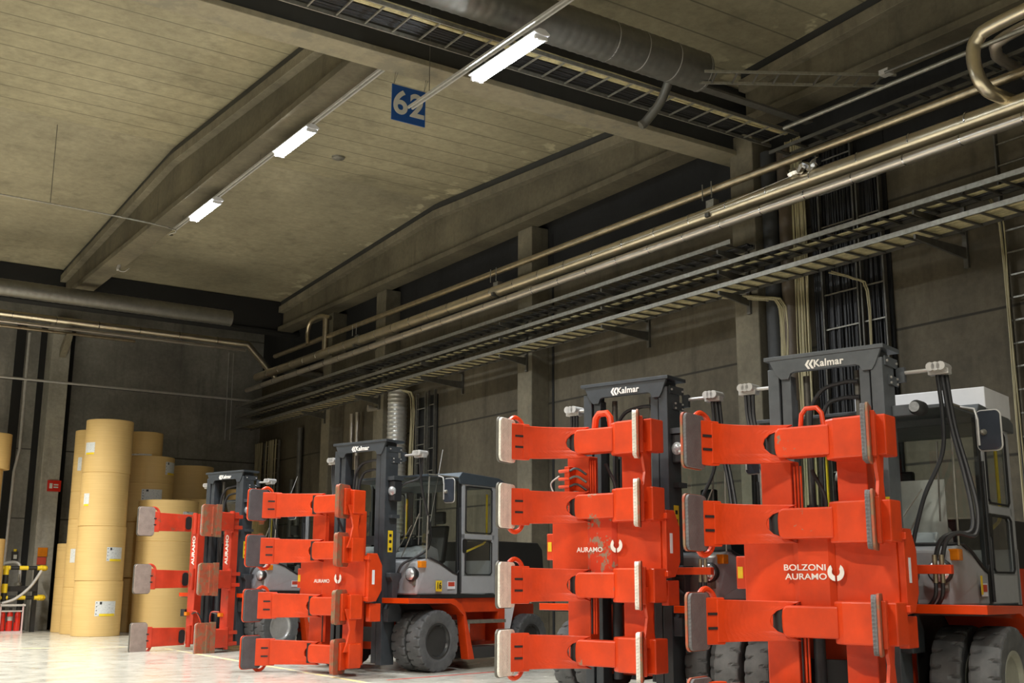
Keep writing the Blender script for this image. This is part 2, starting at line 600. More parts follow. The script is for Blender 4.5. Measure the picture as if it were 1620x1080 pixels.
def roof_beam(x0, x1, y0, y1, label):
    """double-pitched precast I-beam running along Y"""
    r = empty('roof_beam', ((x0 + x1) / 2, y0, 9.98))
    tag(r, label, 'beam', 'double pitched roof beams', 'structure')
    yc = (y0 + y1) / 2
    w = (x1 - x0) / 2
    L = y1 - y0
    zt = lambda t: roof_z(y0 + t) - 9.98
    MB().box(-w, w, 0, L, 0, .14).build('bottom_flange', 'beam', r, .01)
    mb = MB()
    for a, b in ((0, L / 2), (L / 2, L)):
        za, zb = zt(a) - .42, zt(b) - .42
        mb.hexa([(-.09, a, .14), (.09, a, .14), (.09, b, .14), (-.09, b, .14), (-.09, a, za), (.09, a, za), (.09, b, zb), (-.09, b, zb)])
    mb.build('web', 'beam', r)
    mb = MB()
    for a, b in ((0, L / 2), (L / 2, L)):
        za, zb = zt(a), zt(b)
        mb.hexa([(-w, a, za - .42), (w, a, za - .42), (w, b, zb - .42), (-w, b, zb - .42), (-w, a, za - .2), (w, a, za - .2), (w, b, zb - .2), (-w, b, zb - .2)])
    mb.build('top_flange', 'column', r, .01)
    mb = MB()
    for a, b in ((0, L / 2), (L / 2, L)):
        za, zb = zt(a), zt(b)
        mb.hexa([(-w + .08, a, za - .2), (w - .08, a, za - .2), (w - .08, b, zb - .2), (-w + .08, b, zb - .2), (-w + .08, a, za), (w - .08, a, za), (w - .08, b, zb), (-w + .08, b, zb)])
    mb.build('shadow_gap_strip', 'lagging', r)  # dark colour stands for the shadowed gap between top flange and ceiling
    return r


roof_beam(7.62, 8.16, 15.4, 36.5, 'roof beam in the middle of the hall above the two far lamps')
roof_beam(14.85, 15.4, 15.4, 36.5, 'roof beam resting on the columns of the right wall in the far bay')
roof_beam(14.85, 15.4, -6.7, 14.4, 'roof beam along the right wall in the near bay, top right of the view')
roof_beam(.2, .74, 15.4, 36.5, 'roof beam far left, outside the picture')


def girder(y0, y1, z0, ztop, x1, label, m1='girder'):
    r = empty('cross_girder', (0, (y0 + y1) / 2, z0))
    tag(r, label, 'girder', 'cross girders', 'structure')
    h = (y1 - y0) / 2
    MB().box(-25, x1, -h, h, 0, .10).build('bottom_flange', m1, r, .01)
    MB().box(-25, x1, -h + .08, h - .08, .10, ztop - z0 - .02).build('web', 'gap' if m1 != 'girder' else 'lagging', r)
    return r


girder(14.85, 15.4, 9.6, 11.05, XW, 'cross girder carrying the blue sign, spanning between the two bays')
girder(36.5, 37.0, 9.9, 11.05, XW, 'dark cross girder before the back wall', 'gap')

# columns of the right wall and of the back wall
for i, (y, nm) in enumerate(((14.75, 'behind the two near forklifts, beside the dark lagged pipes'),
                             (22.02, 'standing alone, seen left of the forklift with cream pads'),
                             (29.5, 'just left of the spiral duct on the right wall'), (33.1, 'farthest pale column on the right wall'),
                             (7.4, 'at the right edge of the picture'))):
    mb = MB().box(15.2, XW, y - .3, y + .3, 0, 9.98)
    tag(mb.build('concrete_column', 'column', None, .02), 'square concrete column ' + nm, 'column', 'wall columns', 'structure')
tag(MB().box(8.06, 8.64, 38.9, YB, 0, 9.9).build('concrete_column', 'columnp', None, .02),
    'concrete column of the back wall left of the tall roll stack', 'column', kind='structure')
for k, x in enumerate((7.86, 8.74, 7.1)):
    struct('trim_%d' % (k + 1), MB().box(x, x + (.22 if k < 2 else .3), YB - .03, YB, 0, 9.8), 'gap',
           'dark vertical joint strip in the back wall, ' + ('left of the column', 'right of the column', 'behind the steel down pipe')[k], 'joint')
for k, y in enumerate((21.55, 18.1 - 3.6 + .05)):
    struct('trim_%d' % (k + 4), MB().box(XW - .02, XW, y - .05, y + .02, 0, 9.8), 'gap',
           'thin dark vertical joint of the right wall ' + ('beside the lone column', 'beside the lagged pipes')[k], 'joint')

M['wallshade'] = concrete('shade_toned_concrete', (0.022, 0.022, 0.023))  # near-black colour painted in for the poorly lit top of the wall
struct('trim_9', MB().box(XW - .012, XW, -20, YB, 8.55, 11.7), 'wallshade', 'thin dark sheet standing for shade on the right wall above the pipes', 'shade band')

# painted floor lines
def fline(p, q, w, mat, label):
    p, q = Vector(p), Vector(q)
    d = (q - p).normalized()
    n = Vector((-d.y, d.x)) * w / 2
    b = [p + n, p - n, q - n, q + n]
    mb = MB().hexa([(v.x, v.y, 0.0) for v in b] + [(v.x, v.y, .004) for v in b])
    tag(mb.build('floor_line', mat), label, 'floor marking')


fline((5.0, 29.1), (8.7, 28.3), .1, 'yline', 'faded yellow line across the floor in front of the paper rolls')
fline((8.72, 27.2), (8.5, 15.0), .1, 'yline', 'yellow line on the floor along the front of the parked forklifts')
fline((9.05, 16.95), (13.6, 18.0), .07, 'rline', 'thin red bay line on the floor beside the second farthest forklift')
fline((8.9, 22.6), (13.6, 24.0), .07, 'rline', 'thin red bay line on the floor beyond the second farthest forklift')

# ================================================================== PAPER ROLLS
ROLLN = [0]


def roll(cx, cy, z0, h, r, label, group, labels=(), tilt=0):
    """one kraft paper roll standing on end; labels = (x-range along view, z-range above base)"""
    n = 64
    prof = [(r - .012, 0), (r, .012), (r, h * .5), (r, h - .012), (r - .012, h), (r - .05, h), (.06, h), (.055, h - .02)]
    mb = MB().lathe(prof, (0, 0, 0), 2, n)
    o = mb.build('paper_roll', 'kraft', None, 0, (cx, cy, z0))
    tag(o, label, 'paper roll', group)
    for (xa, xb, za, zb, kind) in labels:
        def patch(xa, xb, za, zb, off, nm, mat, par):
            ta, tb = math.asin(max(-.999, min(.999, (xa - cx) / r))), math.asin(max(-.999, min(.999, (xb - cx) / r)))
            vs, fs = [], []
            K = 10
            for k in range(K + 1):
                t = ta + (tb - ta) * k / K
                for z in (za, zb):
                    vs.append(((r + off) * math.sin(t), -(r + off) * math.cos(t), z - z0))
            for k in range(K):
                fs.append((2 * k, 2 * k + 2, 2 * k + 3, 2 * k + 1))
            return MB().add(vs, fs, True).build(nm, mat, par)
        lab = patch(xa, xb, za, zb, .004, 'paper_label', 'label', o)
        w = xb - xa
        H = zb - za
        if kind:
            patch(xa + w * (.2 if kind == 1 else .05), xb - w * .02, za, za + H * .16, .006, 'label_stripe', 'yellow', lab)
        if w > .3:
            patch(xa + w * .2, xa + w * .31, zb - H * .22, zb - H * .04, .006, 'label_mark', 'dark', lab)
            for j in range(4):
                z = za + H * (.1 + .25 * j)
                patch(xa + w * .05, xa + w * .09, z, z + H * .07, .006, 'label_dot', 'dark', lab)
    return o


G = 'upright kraft paper rolls stacked in columns by the back wall'
fr = 'big kraft roll %s of the tall front stack of four'
tall = [(0.0, 1.53, 'at the bottom', [(8.76, 9.33, .56, .97, 1)]), (1.53, 1.53, 'second from the floor', [(8.96, 9.42, 2.08, 2.47, 1)]),
        (3.06, 1.53, 'third from the floor', [(8.32, 8.42, 3.62, 3.98, 2)]), (4.59, 1.54, 'on top', [(8.30, 8.46, 5.10, 5.45, 2)])]
for i, (z, h, t, l) in enumerate(tall):
    roll(8.96 + (.02, 0, -.02, 0)[i], 34.5, z, h, .665, fr % t, G, l)
for i, (z, h, t, l) in enumerate([(0, 1.34, 'at the bottom', []), (1.34, 1.98, 'second from the floor', [(8.42, 8.52, 2.05, 2.45, 0)]),
                                  (3.32, .82, 'third from the floor', []), (4.14, 1.84, 'on top', [(8.42, 8.5, 4.75, 5.15, 0)])]):
    roll(8.98, 36.0, z, h, .62, 'kraft roll ' + t + ' of the stack half hidden behind the tall one', G, l)
for i, (z, h, t) in enumerate([(0, 1.62, 'lower'), (1.62, 1.02, 'upper')]):
    roll(8.98, 37.4, z, h, .56, t + ' kraft roll of the low dark stack against the back wall at far left', G)
for i, (z, h, x, r, t, l) in enumerate([(0, 1.63, 10.86, .63, 'at the bottom', []), (1.63, 1.7, 10.86, .68, 'second from the floor', []),
                                        (3.33, 1.2, 10.86, .72, 'third from the floor', [(10.45, 11.05, 3.98, 4.32, 0)]),
                                        (4.53, .83, 10.86, .72, 'fourth from the floor', [(11.12, 11.5, 4.80, 5.2, 1)]),
                                        (5.36, .76, 10.62, .55, 'on top', [(10.15, 10.7, 5.37, 5.42, 0)])]):
    roll(x, 36.6, z, h, r, 'kraft roll ' + t + ' of the five high stack beside the tall front stack', G, l)
for i, (z, h, t, l) in enumerate([(0, 2.68, 'large kraft roll on the floor behind the farthest forklift, lower of two', []),
                                  (2.68, 1.22, 'large kraft roll behind the farthest forklift, upper of two', [(11.15, 11.75, 3.47, 3.56, 1)])]):
    roll(10.98, 34.9, z, h, .88, t, G, l)
for i, (z, h, t) in enumerate([(0, 2.1, 'at the bottom'), (2.1, 2.06, 'in the middle'), (4.16, 1.08, 'on top')]):
    roll(12.55, 37.6, z, h, .68, 'kraft roll ' + t + ' of the stack seen beside the farthest mast', G)
for i, (z, h, t) in enumerate([(0, 2.1, 'bottom'), (2.1, 1.95, 'top')]):
    roll(12.55, 35.9, z, h, .6, t + ' kraft roll of the short stack right behind the farthest mast', G)
for i, (z, h, t) in enumerate([(0, 2.5, 'bottom'), (2.5, 1.95, 'top')]):
    roll(13.95, 36.2, z, h, .68, t + ' kraft roll of the stack seen through the farthest mast', G)
for i, (z, h, t) in enumerate([(0.0, 2.73, 'bottom'), (2.73, 2.05, 'middle'), (4.78, 1.06, 'top')]):
    roll(6.28 - (.25 if i else 0) * (1 if i == 1 else .3), 37.2, z, h, .58, t + ' kraft roll of the stack cut by the left edge of the picture', G)

# ================================================================== WALL SERVICES
def run(name, path, r, mat, label, cat, group=None, n=14, bands=None, bandmat='chrome'):
    path = [Vector(p) for p in path]
    o = MB().tube([p - path[0] for p in path], r, n).build(name, mat, None, 0, path[0])
    tag(o, label, cat, group)
    if bands:
        p, q, pitch = bands
        p, q = Vector(p), Vector(q)
        L = (q - p).length
        d = (q - p).normalized()
        k = pitch * .5
        while k < L:
            a = p + d * k - path[0]
            MB().tube([a - d * .012, a + d * .012], r * 1.045, n).build('clamping_band', bandmat, o)
            k += pitch
    return o


run('insulated_pipe', [(14.4, 3, 7.95), (14.4, 37.9, 8.05)], .085, 'cladp', 'lower of the two long clad pipes above the cable trays', 'pipe', None, 16,
    ((14.4, 6, 7.96), (14.4, 37, 8.05), 1.0))
run('insulated_pipe', [(14.62, 3, 8.26), (14.62, 37.6, 8.49)], .14, 'clad', 'thicker upper pipe of the two long clad pipes above the cable trays', 'pipe', None, 18,
    ((14.62, 6, 8.3), (14.62, 37, 8.48), 1.0))
run('steel_pipe', [(14.6, 5.5, 8.72), (14.6, 36, 8.98)], .075, 'bpipe', 'long thin brown steel pipe highest along the right wall', 'pipe')
# crumpled foil end on pipe
random.seed(3)
mb = MB()
p0 = Vector((14.5, 12.6, 8.5))
mb.tube(smooth_path([p0 + Vector((random.uniform(-.05, .03), -.35 + .1 * i, random.uniform(-.05, .06))) for i in range(8)], 3), [.05 + .03 * random.random() for _ in range(22)], 7)
tag(mb.build('foil_wrap', 'chrome'), 'crumpled foil wrap on the thick clad pipe', 'foil')
run('loose_wire', smooth_path([(14.46, 12.9, 8.42), (14.44, 14.5, 8.36), (14.45, 17, 8.33), (14.44, 20, 8.34)]), .006, 'offw', 'thin loose wire trailing from the foil wrap along the pipe', 'wire', None, 6)

# pipe supports on columns
for y, t in ((14.95, 'nearest column'), (22.3, 'lone column'), (29.75, 'column by the spiral duct')):
    r = empty('pipe_support', (15.2, y, 8.5))
    tag(r, 'steel pipe support bracket on the ' + t, 'bracket', 'pipe supports')
    MB().box(-.75, 0, -.05, .05, -.25, -.17).build('arm', 'dsteel', r)
    MB().box(-.66, -.52, -.1, .1, -.15, .10).build('shoe', 'gsteel', r)
    MB().tube([(-.72, -.12, .1), (-.72, -.12, .42)], .012, 6).build('rod', 'gsteel', r)
    MB().tube([(-.72, .12, .1), (-.72, .12, .42)], .012, 6).build('rod', 'gsteel', r)

# risers at the far end
run('pipe_loop', smooth_path([(14.5, 33.1, 8.9), (14.5, 33.15, 9.3), (14.5, 32.9, 9.62), (14.55, 32.3, 9.66), (14.7, 31.9, 9.55)]), .07, 'bpipe',
    'curved grey pipe loop at the far end above the clad pipes', 'pipe')
run('riser_pipe', [(14.55, 31.9, 8.5), (14.55, 31.9, 9.5)], .10, 'bpipe', 'short vertical riser pipe at the far end above the clad pipes', 'pipe')

# back wall pipes and ducts
run('clad_pipe', [(-6, 38.5, 9.9), (14.55, 38.5, 9.82), (15.68, 38.5, 8.72)], .12, 'clad', 'thick clad pipe along the back wall bending down at the corner', 'pipe', None, 18,
    ((6, 38.5, 9.86), (14.4, 38.5, 9.82), 1.35))
run('clad_pipe', [(-6, 38.5, 9.62), (14.5, 38.5, 9.58)], .055, 'cladp', 'thin clad pipe just under the thick one on the back wall', 'pipe')
run('clad_pipe', [(-6, 38.5, 9.44), (10.6, 38.5, 9.44)], .05, 'bpipe', 'lowest thin clad pipe on the back wall', 'pipe')
run('corner_pipe', [(15.05, 36.8, 8.70), (15.58, 34.1, 8.12)], .11, 'spiral', 'short grey pipe running into the dark far corner', 'pipe')
mb = MB().prism([(38.2, 9.18), (38.9, 8.7), (38.9, 9.0), (38.3, 9.35), (38.1, 9.35)], 0, 8.3, 8.5)
tag(mb.build('wall_bracket', 'column'), 'sloping bracket holding the back wall pipes on the column', 'bracket')
run('round_bar', [(-6, 38.55, 7.84), (15.25, 38.55, 7.80)], .04, 'offw', 'thin horizontal bar across the back wall', 'bar')
run('down_pipe', [(7.33, 38.9, 9.4), (7.35, 38.9, 5.6), (7.24, 38.9, 4.9), (7.2, 38.9, 0)], .045, 'offw', 'thin bright steel down pipe on the back wall at far left', 'pipe')
for x, y in ((14.35, 39.76), (14.53, 39.76)):
    run('drip_wire', [(x, y, 9.7), (x + .02, y, 6.5)], .014, 'offw', 'pale thin wire hanging down the dark back wall, ' + ('left' if x < 14.4 else 'right') + ' of two', 'wire')


def spiral_duct(p, q, r, mat, label, name='spiral_duct', pitch=.12, amp=.006):
    p, q = Vector(p), Vector(q)
    L = (q - p).length
    n = max(2, int(L / pitch))
    path, rad = [], []
    for i in range(n * 3 + 1):
        t = i / (n * 3)
        path.append((q - p) * t)
        rad.append(r + (amp if i % 3 == 0 else 0))
    return tag(MB().tube(path, rad, 24).build(name, mat, None, 0, p), label, 'duct')


spiral_duct((-6, 33.7, 9.60), (12.15, 33.7, 9.53), .24, 'spiral', 'long spiral duct across the far end ending above the paper rolls', pitch=.2)
dk = spiral_duct((-6, 12.7, 9.72), (12.25, 12.7, 9.70), .32, 'spiral', 'large dark spiral duct crossing the near bay under the roof', pitch=.16)
for k, x in enumerate((18.2, 17.55, 16.9, 16.3)):
    MB().tube([(x, 0, -.01), (x + .015, 0, -.01)], .331, 28, False).build('seam_band', 'offw', dk)
spiral_duct((15.3, 28.5, 0), (15.3, 28.5, 6.85), .27, 'spiralb', 'shiny spiral duct rising on the right wall behind the second farthest forklift', pitch=.12, amp=.014)
run('drop_pipe', smooth_path([(11.78, 12.95, 9.52), (11.72, 13.1, 9.2), (11.58, 13.3, 8.9), (11.5, 13.35, 8.82)]), .075, 'spiral', 'short pipe hanging slanted from the large dark duct', 'pipe')

# vertical lagged pipes and cable runs on the right wall
run('lagged_pipe', [(15.45, 14.26, 0), (15.45, 14.26, 9.5)], .17, 'lagging', 'thick black lagged pipe next to the nearest column', 'pipe', None, 20)
run('lagged_pipe', [(15.5, 13.93, 0), (15.5, 13.93, 9.5)], .15, 'lagbr', 'brown lagged pipe right of the black one', 'pipe', None, 20)
for y, t in ((31.8, 'left'), (31.42, 'right')):
    run('twin_pipe', [(15.5, y, 0), (15.5, y, 6.6)], .07, 'cladp', 'pale vertical pipe, ' + t + ' of the pair on the far right wall', 'pipe')
run('wall_pipe', [(15.55, 35.8, 0), (15.55, 35.8, 6.6)], .09, 'dsteel', 'dark vertical pipe near the far corner of the right wall', 'pipe')
run('wall_conduit', [(15.55, 36.35, 0), (15.55, 36.35, 4.9)], .08, 'dsteel', 'short dark conduit left of the far corner pipe', 'pipe')


def cable_bundle(y0, y1, z0, z1, x, n, mat, label, seed=1, r=.014, top=None):
    random.seed(seed)
    mb = MB()
    for i in range(n):
        y = y0 + (y1 - y0) * (i + .5) / n
        pts = []
        for k in range(6):
            pts.append((x - random.uniform(0, .05), y + random.uniform(-.02, .02), z0 + (z1 - z0) * k / 5))
        if top:
            pts.append((x - .15 - random.random() * .1, y + top * .5, z1 + .22))
            pts.append((x - .4 - random.random() * .2, y + top * (1 + random.random() * .4), z1 + .32))
        mb.tube(smooth_path(pts, 3), r * random.uniform(.8, 1.3), 6, False)
    o = mb.build('cable_bundle', mat)
    return tag(o, label, 'cables', kind='stuff')


cable_bundle(13.50, 13.86, 0, 9.6, 15.5, 18, 'cable', 'wide bundle of pale cables rising behind the nearest forklift', 1)
cable_bundle(13.92, 14.2, 0, 6.45, 15.38, 9, 'cable', 'bundle of pale cables curving from the tray down the wall', 2, top=.7)
cable_bundle(13.87, 13.93, 0, 9.3, 15.45, 3, 'cable', 'thin strand of cables between the pale bundles', 4)
cable_bundle(12.45, 13.15, 0, 9.3, 15.6, 17, 'bcable', 'wide band of black cables on the wide wall ladder', 5, r=.02)
cable_bundle(13.2, 13.46, 0, 9.3, 15.62, 8, 'bcable', 'black cables between pale bundle and wide ladder', 6, r=.02)
cable_bundle(11.9, 12.3, 0, 8.6, 15.62, 9, 'bcable', 'black cables on the narrow wall ladder', 7, r=.02)
cable_bundle(12.17, 12.24, 0, 6.4, 15.5, 2, 'cable', 'two pale cables over the narrow wall ladder', 8, top=.3)
cable_bundle(9.66, 9.74, 0, 6.9, 15.55, 3, 'cable', 'pale cables on the ladder at the right edge', 9, top=-.1)
cable_bundle(27.85, 28.1, 0, 6.6, 15.5, 5, 'cable', 'pale cables right of the shiny spiral duct', 10, top=.5)
cable_bundle(29.0, 29.1, 0, 6.6, 15.55, 3, 'cable', 'thin cables left of the shiny spiral duct', 11)
cable_bundle(38.9, 39.6, 0, 6.4, 15.5, 7, 'cable', 'pale cables in the far right corner', 12, r=.025)
cable_bundle(37.6, 38.6, 0, 6.4, 15.5, 5, 'cable', 'loose pale cables on the far corner ladder', 13, r=.03)


def wall_ladder(y0, y1, z0, z1, x, pitch, label, mat='dsteel', rung='gsteel'):
    r = empty('cable_ladder', (x, y0, z0))
    tag(r, label, 'cable ladder', 'vertical cable ladders')
    w = y1 - y0
    for y in (0, w):
        MB().box(-.04, .04, y - .015, y + .015, 0, z1 - z0).build('side_rail', mat, r)
    first = None
    z = pitch / 2
    while z < z1 - z0:
        if first is None:
            first = MB().box(-.012, .012, 0, w, -.012, .012).build('rung', rung, r, 0, (0, 0, z))
        else:
            dup(first, r, (0, 0, z))
        z += pitch
    return r


wall_ladder(12.42, 13.18, 0, 9.3, 15.52, .62, 'wide black cable ladder on the wall above the nearest forklift', 'dsteel')
wall_ladder(11.87, 12.34, 0, 8.6, 15.52, .62, 'narrow black cable ladder right of the wide one', 'dsteel')
wall_ladder(8.9, 9.72, 0, 8.8, 15.6, .35, 'cable ladder at the right edge of the picture', 'dsteel')
wall_ladder(27.3, 27.8, 0, 6.7, 15.55, .5, 'pale cable ladder right of the shiny spiral duct', 'gsteel')
wall_ladder(26.8, 27.15, 0, 6.7, 15.55, .6, 'dark cable ladder right of the pale one by the spiral duct', 'dsteel')
wall_ladder(37.7, 39.0, 0, 6.4, 15.6, .5, 'cable ladder in the far right corner', 'gsteel')
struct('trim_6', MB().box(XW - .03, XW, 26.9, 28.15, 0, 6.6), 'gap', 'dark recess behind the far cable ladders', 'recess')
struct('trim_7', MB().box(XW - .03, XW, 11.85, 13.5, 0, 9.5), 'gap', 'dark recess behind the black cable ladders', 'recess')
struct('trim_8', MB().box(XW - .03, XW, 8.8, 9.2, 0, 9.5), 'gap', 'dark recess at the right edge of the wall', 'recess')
tag(MB().tube([(14.9, 29.57, 6.45), (15.2, 29.5, 6.45)], [.1, .05], 12).build('wall_valve', 'cladp'), 'round pale valve on the column near the spiral duct', 'valve')
for z, t in ((6.2, 'upper'), (5.6, 'lower')):
    tag(MB().box(15.45, 15.5, 9.0, 9.25, z, z + .12).build('cable_marker', 'stred'), t + ' orange marker on the ladder at the right edge', 'marker')


def tray(y0, y1, z, x0, x1, label, rungs=True, pitch=.35):
    r = empty('cable_tray', (x0, y0, z))
    tag(r, label, 'cable tray', 'stacked cable trays along the right wall')
    L = y1 - y0
    w = x1 - x0
    MB().box(-.015, .015, 0, L, -.04, .04).build('side_rail', 'gsteel', r)
    MB().box(w - .015, w + .015, 0, L, -.04, .04).build('side_rail', 'dsteel', r)
    first = None
    k = pitch / 2
    while k < L:
        if first is None:
            first = MB().box(.015, w - .015, -.02, .02, -.04, -.015).build('rung', 'dsteel', r, 0, (0, k, 0))
        else:
            dup(first, r, (0, k, 0))
        k += pitch
    return r


tray(4.6, 38.9, 6.83, 14.4, 15.0, 'lowest cable tray on the right wall with pale cables')
tray(4.6, 38.9, 7.22, 14.4, 15.0, 'middle cable tray on the right wall')
tray(14.3, 38.9, 7.60, 14.4, 15.0, 'top cable tray on the right wall, ending above the forklift with cream pads')


def tray_cables(y0, y1, z, x0, x1, n, mat, label, seed):
    random.seed(seed)
    mb = MB()
    for i in range(n):
        x = x0 + (x1 - x0) * (i + .5) / n
        pts = [(x + random.uniform(-.012, .012), y0 + (y1 - y0) * k / 24, z + random.uniform(0, .014)) for k in range(25)]
        mb.tube(pts, (x1 - x0) / n * .48, 6, False)
    tag(mb.build('tray_cables', mat), label, 'cables', kind='stuff')


tray_cables(4.6, 38.6, 6.835, 14.46, 14.96, 13, 'cableh', 'flat layer of yellowish cables lying in the lowest tray', 20)
tray_cables(4.6, 38.6, 7.225, 14.72, 14.82, 3, 'cableh', 'few pale cables lying in the middle tray', 21)
tray_cables(4.6, 38.6, 7.225, 14.86, 14.97, 3, 'bcable', 'dark cables lying in the middle tray', 22)
tray_cables(14.3, 38.6, 7.605, 14.8, 14.97, 3, 'bcable', 'dark cables lying in the top tray', 23)

for i, y in enumerate((10.43, 14.65, 18.07, 21.9, 25.6, 29.4, 33.1)):
    xw = 15.2 if y in (14.65, 21.9, 29.4, 33.1) else XW
    r = empty('tray_bracket', (xw, y, 6.7))
    tag(r, 'steel cantilever bracket under the cable trays, ' + ('nearest, at the right edge', 'on the nearest column', 'between nearest and lone column', 'on the lone column',
        'left of the lone column', 'on the column by the spiral duct', 'farthest')[i], 'bracket', 'tray brackets')
    for dz in ((0, .39, .77) if y > 14 else (0, .39)):
        MB().prism([(14.4 - xw, dz + .05), (0, dz + .05), (0, dz - .14), (14.4 - xw, dz - .02)], 1, -.02, .02).build('arm', 'dsteel', r)
    MB().box(-.05, 0, -.04, .04, -.28, 1.0).build('post', 'dsteel', r)

# overhead ladders, conduits and pipes in the near bay
r = empty('cable_ladder', (3.0, 13.2, 9.45))
tag(r, 'long horizontal cable ladder below the large dark duct', 'cable ladder')
for y in (0, .68):
    MB().box(0, 12.1, y - .012, y + .012, -.03, .03).build('side_rail', 'gsteel', r)
first = None
for k in range(27):
    x = .15 + k * .45
    if first is None:
        first = MB().box(-.012, .012, 0, .68, -.012, .012).build('rung', 'gsteel', r, 0, (x, 0, 0))
    else:
        dup(first, r, (x, 0, 0))
random.seed(7)
mb = MB()
for i in range(7):
    y = 13.25 + .035 * i
    mb.tube([(x, y + random.uniform(-.02, .02), 9.5 + random.uniform(0, .03)) for x in [3 + j for j in range(13)]], .017, 6, False)
tag(mb.build('tray_cables', 'cableh'), 'pale cables lying on the horizontal ladder below the duct', 'cables', kind='stuff')
mb = MB()
for i in range(9):
    y = 13.52 + .04 * i
    mb.tube([(x, y + random.uniform(-.02, .02), 9.5 + random.uniform(0, .02)) for x in [3 + j for j in range(13)]], .015, 6, False)
tag(mb.build('tray_cables', 'bcable'), 'black cables lying on the horizontal ladder below the duct', 'cables', kind='stuff')
tag(MB().box(3.0, 15.2, 12.95, 13.12, 9.62, 9.66).build('cable_channel', 'dsteel'), 'narrow dark channel beside the horizontal ladder', 'channel')

r = empty('cable_ladder', (11.85, 12.2, 9.42), math.atan2(-1.62, 2.6))
tag(r, 'small cable ladder running diagonally from the large duct to the right wall', 'cable ladder')
for y in (0, .42):
    MB().box(0, 3.05, y - .015, y + .015, -.02, .02).build('side_rail', 'gsteel', r)
first = None
for k in range(9):
    x = .2 + k * .33
    if first is None:
        first = MB().box(-.012, .012, 0, .42, -.012, .012).build('rung', 'dsteel', r, 0, (x, 0, 0))
    else:
        dup(first, r, (x, 0, 0))
tag(MB().box(14.05, 14.2, 10.45, 10.62, 9.32, 9.4).build('junction_box', 'offw'), 'small pale junction box at the end of the diagonal ladder', 'box')
run('conduit', [(14.05, 10.5, 9.33), (14.05, 4, 9.15)], .025, 'dsteel', 'upper thin conduit running from the junction box to the right', 'conduit')
run('conduit', [(14.05, 12.6, 9.12), (14.05, 4, 9.05)], .035, 'gsteel', 'lower thin conduit in the dark top right', 'conduit')
r = empty('cable_ladder', (14.75, 6.0, 9.15))
tag(r, 'dark cable ladder just above the thin brown pipe at top right', 'cable ladder')
for x in (0, .35):
    MB().box(x - .015, x + .015, 0, 7.6, -.03, .03).build('side_rail', 'dsteel', r)
first = None
for k in range(18):
    if first is None:
        first = MB().box(0, .35, -.04, .04, -.012, .012).build('rung', 'dsteel', r, 0, (0, .3 + k * .42, 0))
    else:
        dup(first, r, (0, .3 + k * .42, 0))

run('lagged_elbow_pipe', smooth_path([(14.0, 3.5, 9.5), (14.0, 6.5, 9.38), (14.0, 8.5, 9.3), (14.0, 8.86, 9.2), (14.0, 8.95, 9.0), (14.0, 8.92, 8.7), (14.1, 8.88, 8.5), (14.35, 8.85, 8.42), (15.69, 8.8, 8.4)], 5), .10, 'clad',
    'thick clad pipe turning down and into the wall in the top right corner', 'pipe', None, 18)
run('lagged_elbow_pipe', smooth_path([(14.3, 3.5, 9.45), (14.3, 7.2, 9.3), (14.3, 8.6, 9.22), (14.5, 8.9, 9.15), (14.8, 8.95, 9.1), (15.69, 8.95, 9.0)], 5), .085, 'cladp',
    'second clad pipe behind the turning pipe in the top right corner', 'pipe', None, 18)


# lamps
def lamp_fitting(x, y0, y1, z, label):
    r = empty('strip_lamp', (x, y0, z))
    tag(r, label, 'lamp', 'fluorescent strip lamps')
    L = y1 - y0
    MB().prism([(-.04, .0), (-.13, .02), (-.13, .035), (-.05, .09), (.05, .09), (.13, .035), (.13, .02), (.04, .0)], 1, 0, L).build('reflector', 'white', r)
    for x in (-.065, .065):
        MB().tube([(x, .03, -.035), (x, L - .03, -.035)], .026, 12).build('lamp_tube', 'tube', r)
    for y in (.02, L - .06):
        MB().box(-.10, .10, y, y + .04, -.06, .0).build('lamp_holder', 'white', r)
    return r


lamp_fitting(8.36, 11.7, 13.4, 8.83, 'nearest lit fluorescent lamp, in front of the cross girder')
lamp_fitting(8.0, 18.45, 20.05, 9.68, 'middle lit fluorescent lamp beside the roof beam')
lamp_fitting(8.0, 23.4, 25.0, 9.68, 'farthest lit fluorescent lamp beside the roof beam')
for (x, a, b, z, t) in ((8.2, 5, 15.1, 8.94, 'twin strip lamp rail carrying the nearest lamp, ending before the blue sign'),
                        (8.0, 15.6, 26.4, 9.79, 'strip lamp rail under the roof beam carrying the two far lamps')):
    r = empty('lamp_rail', (x, a, z))
    tag(r, t, 'rail')
    for dx in (-.035, .035):
        MB().box(dx - .015, dx + .015, 0, b - a, -.02, .02).build('rail_bar', 'offw', r)
    for k in range(3):
        y = .6 + k * (b - a - 1.2) / 2
        MB().tube([(0, y, 0), (0, y, roof_z(a + y) - z - (.0 if z < 9 else 1.3 if z > 9.7 else 0))], .006, 5).build('hanger_wire', 'dsteel', r)
run('thin_conduit', smooth_path([(-3, 25.9, 9.75), (4.0, 25.9, 9.75), (7.65, 26.05, 9.72), (7.85, 26.3, 9.62), (7.98, 26.45, 9.66)], 4), .018, 'gsteel', 'thin conduit crossing the left ceiling to the lamp rail', 'conduit', None, 8)
run('hanger_rod', [(5.05, 25.88, 9.75), (5.05, 25.88, 11.6)], .008, 'dsteel', 'thin rod holding the conduit under the left ceiling', 'rod', None, 6)
run('lamp_hook', smooth_path([(7.98, 31.06, 9.98), (7.95, 31.05, 9.84), (8.1, 31.0, 9.8), (8.22, 30.95, 9.9)]), [.05] * 7 + [.012] * 12, 'offw', 'small pale socket hanging under the far end of the roof beam', 'socket', None, 8)
tag(MB().lathe([(.16, 0), (.15, -.05), (.06, -.09)], (11.1, 24.0, roof_z(24.0)), 2, 20).build('smoke_detector', 'gsteel'), 'round grey smoke detector under the ceiling', 'detector')

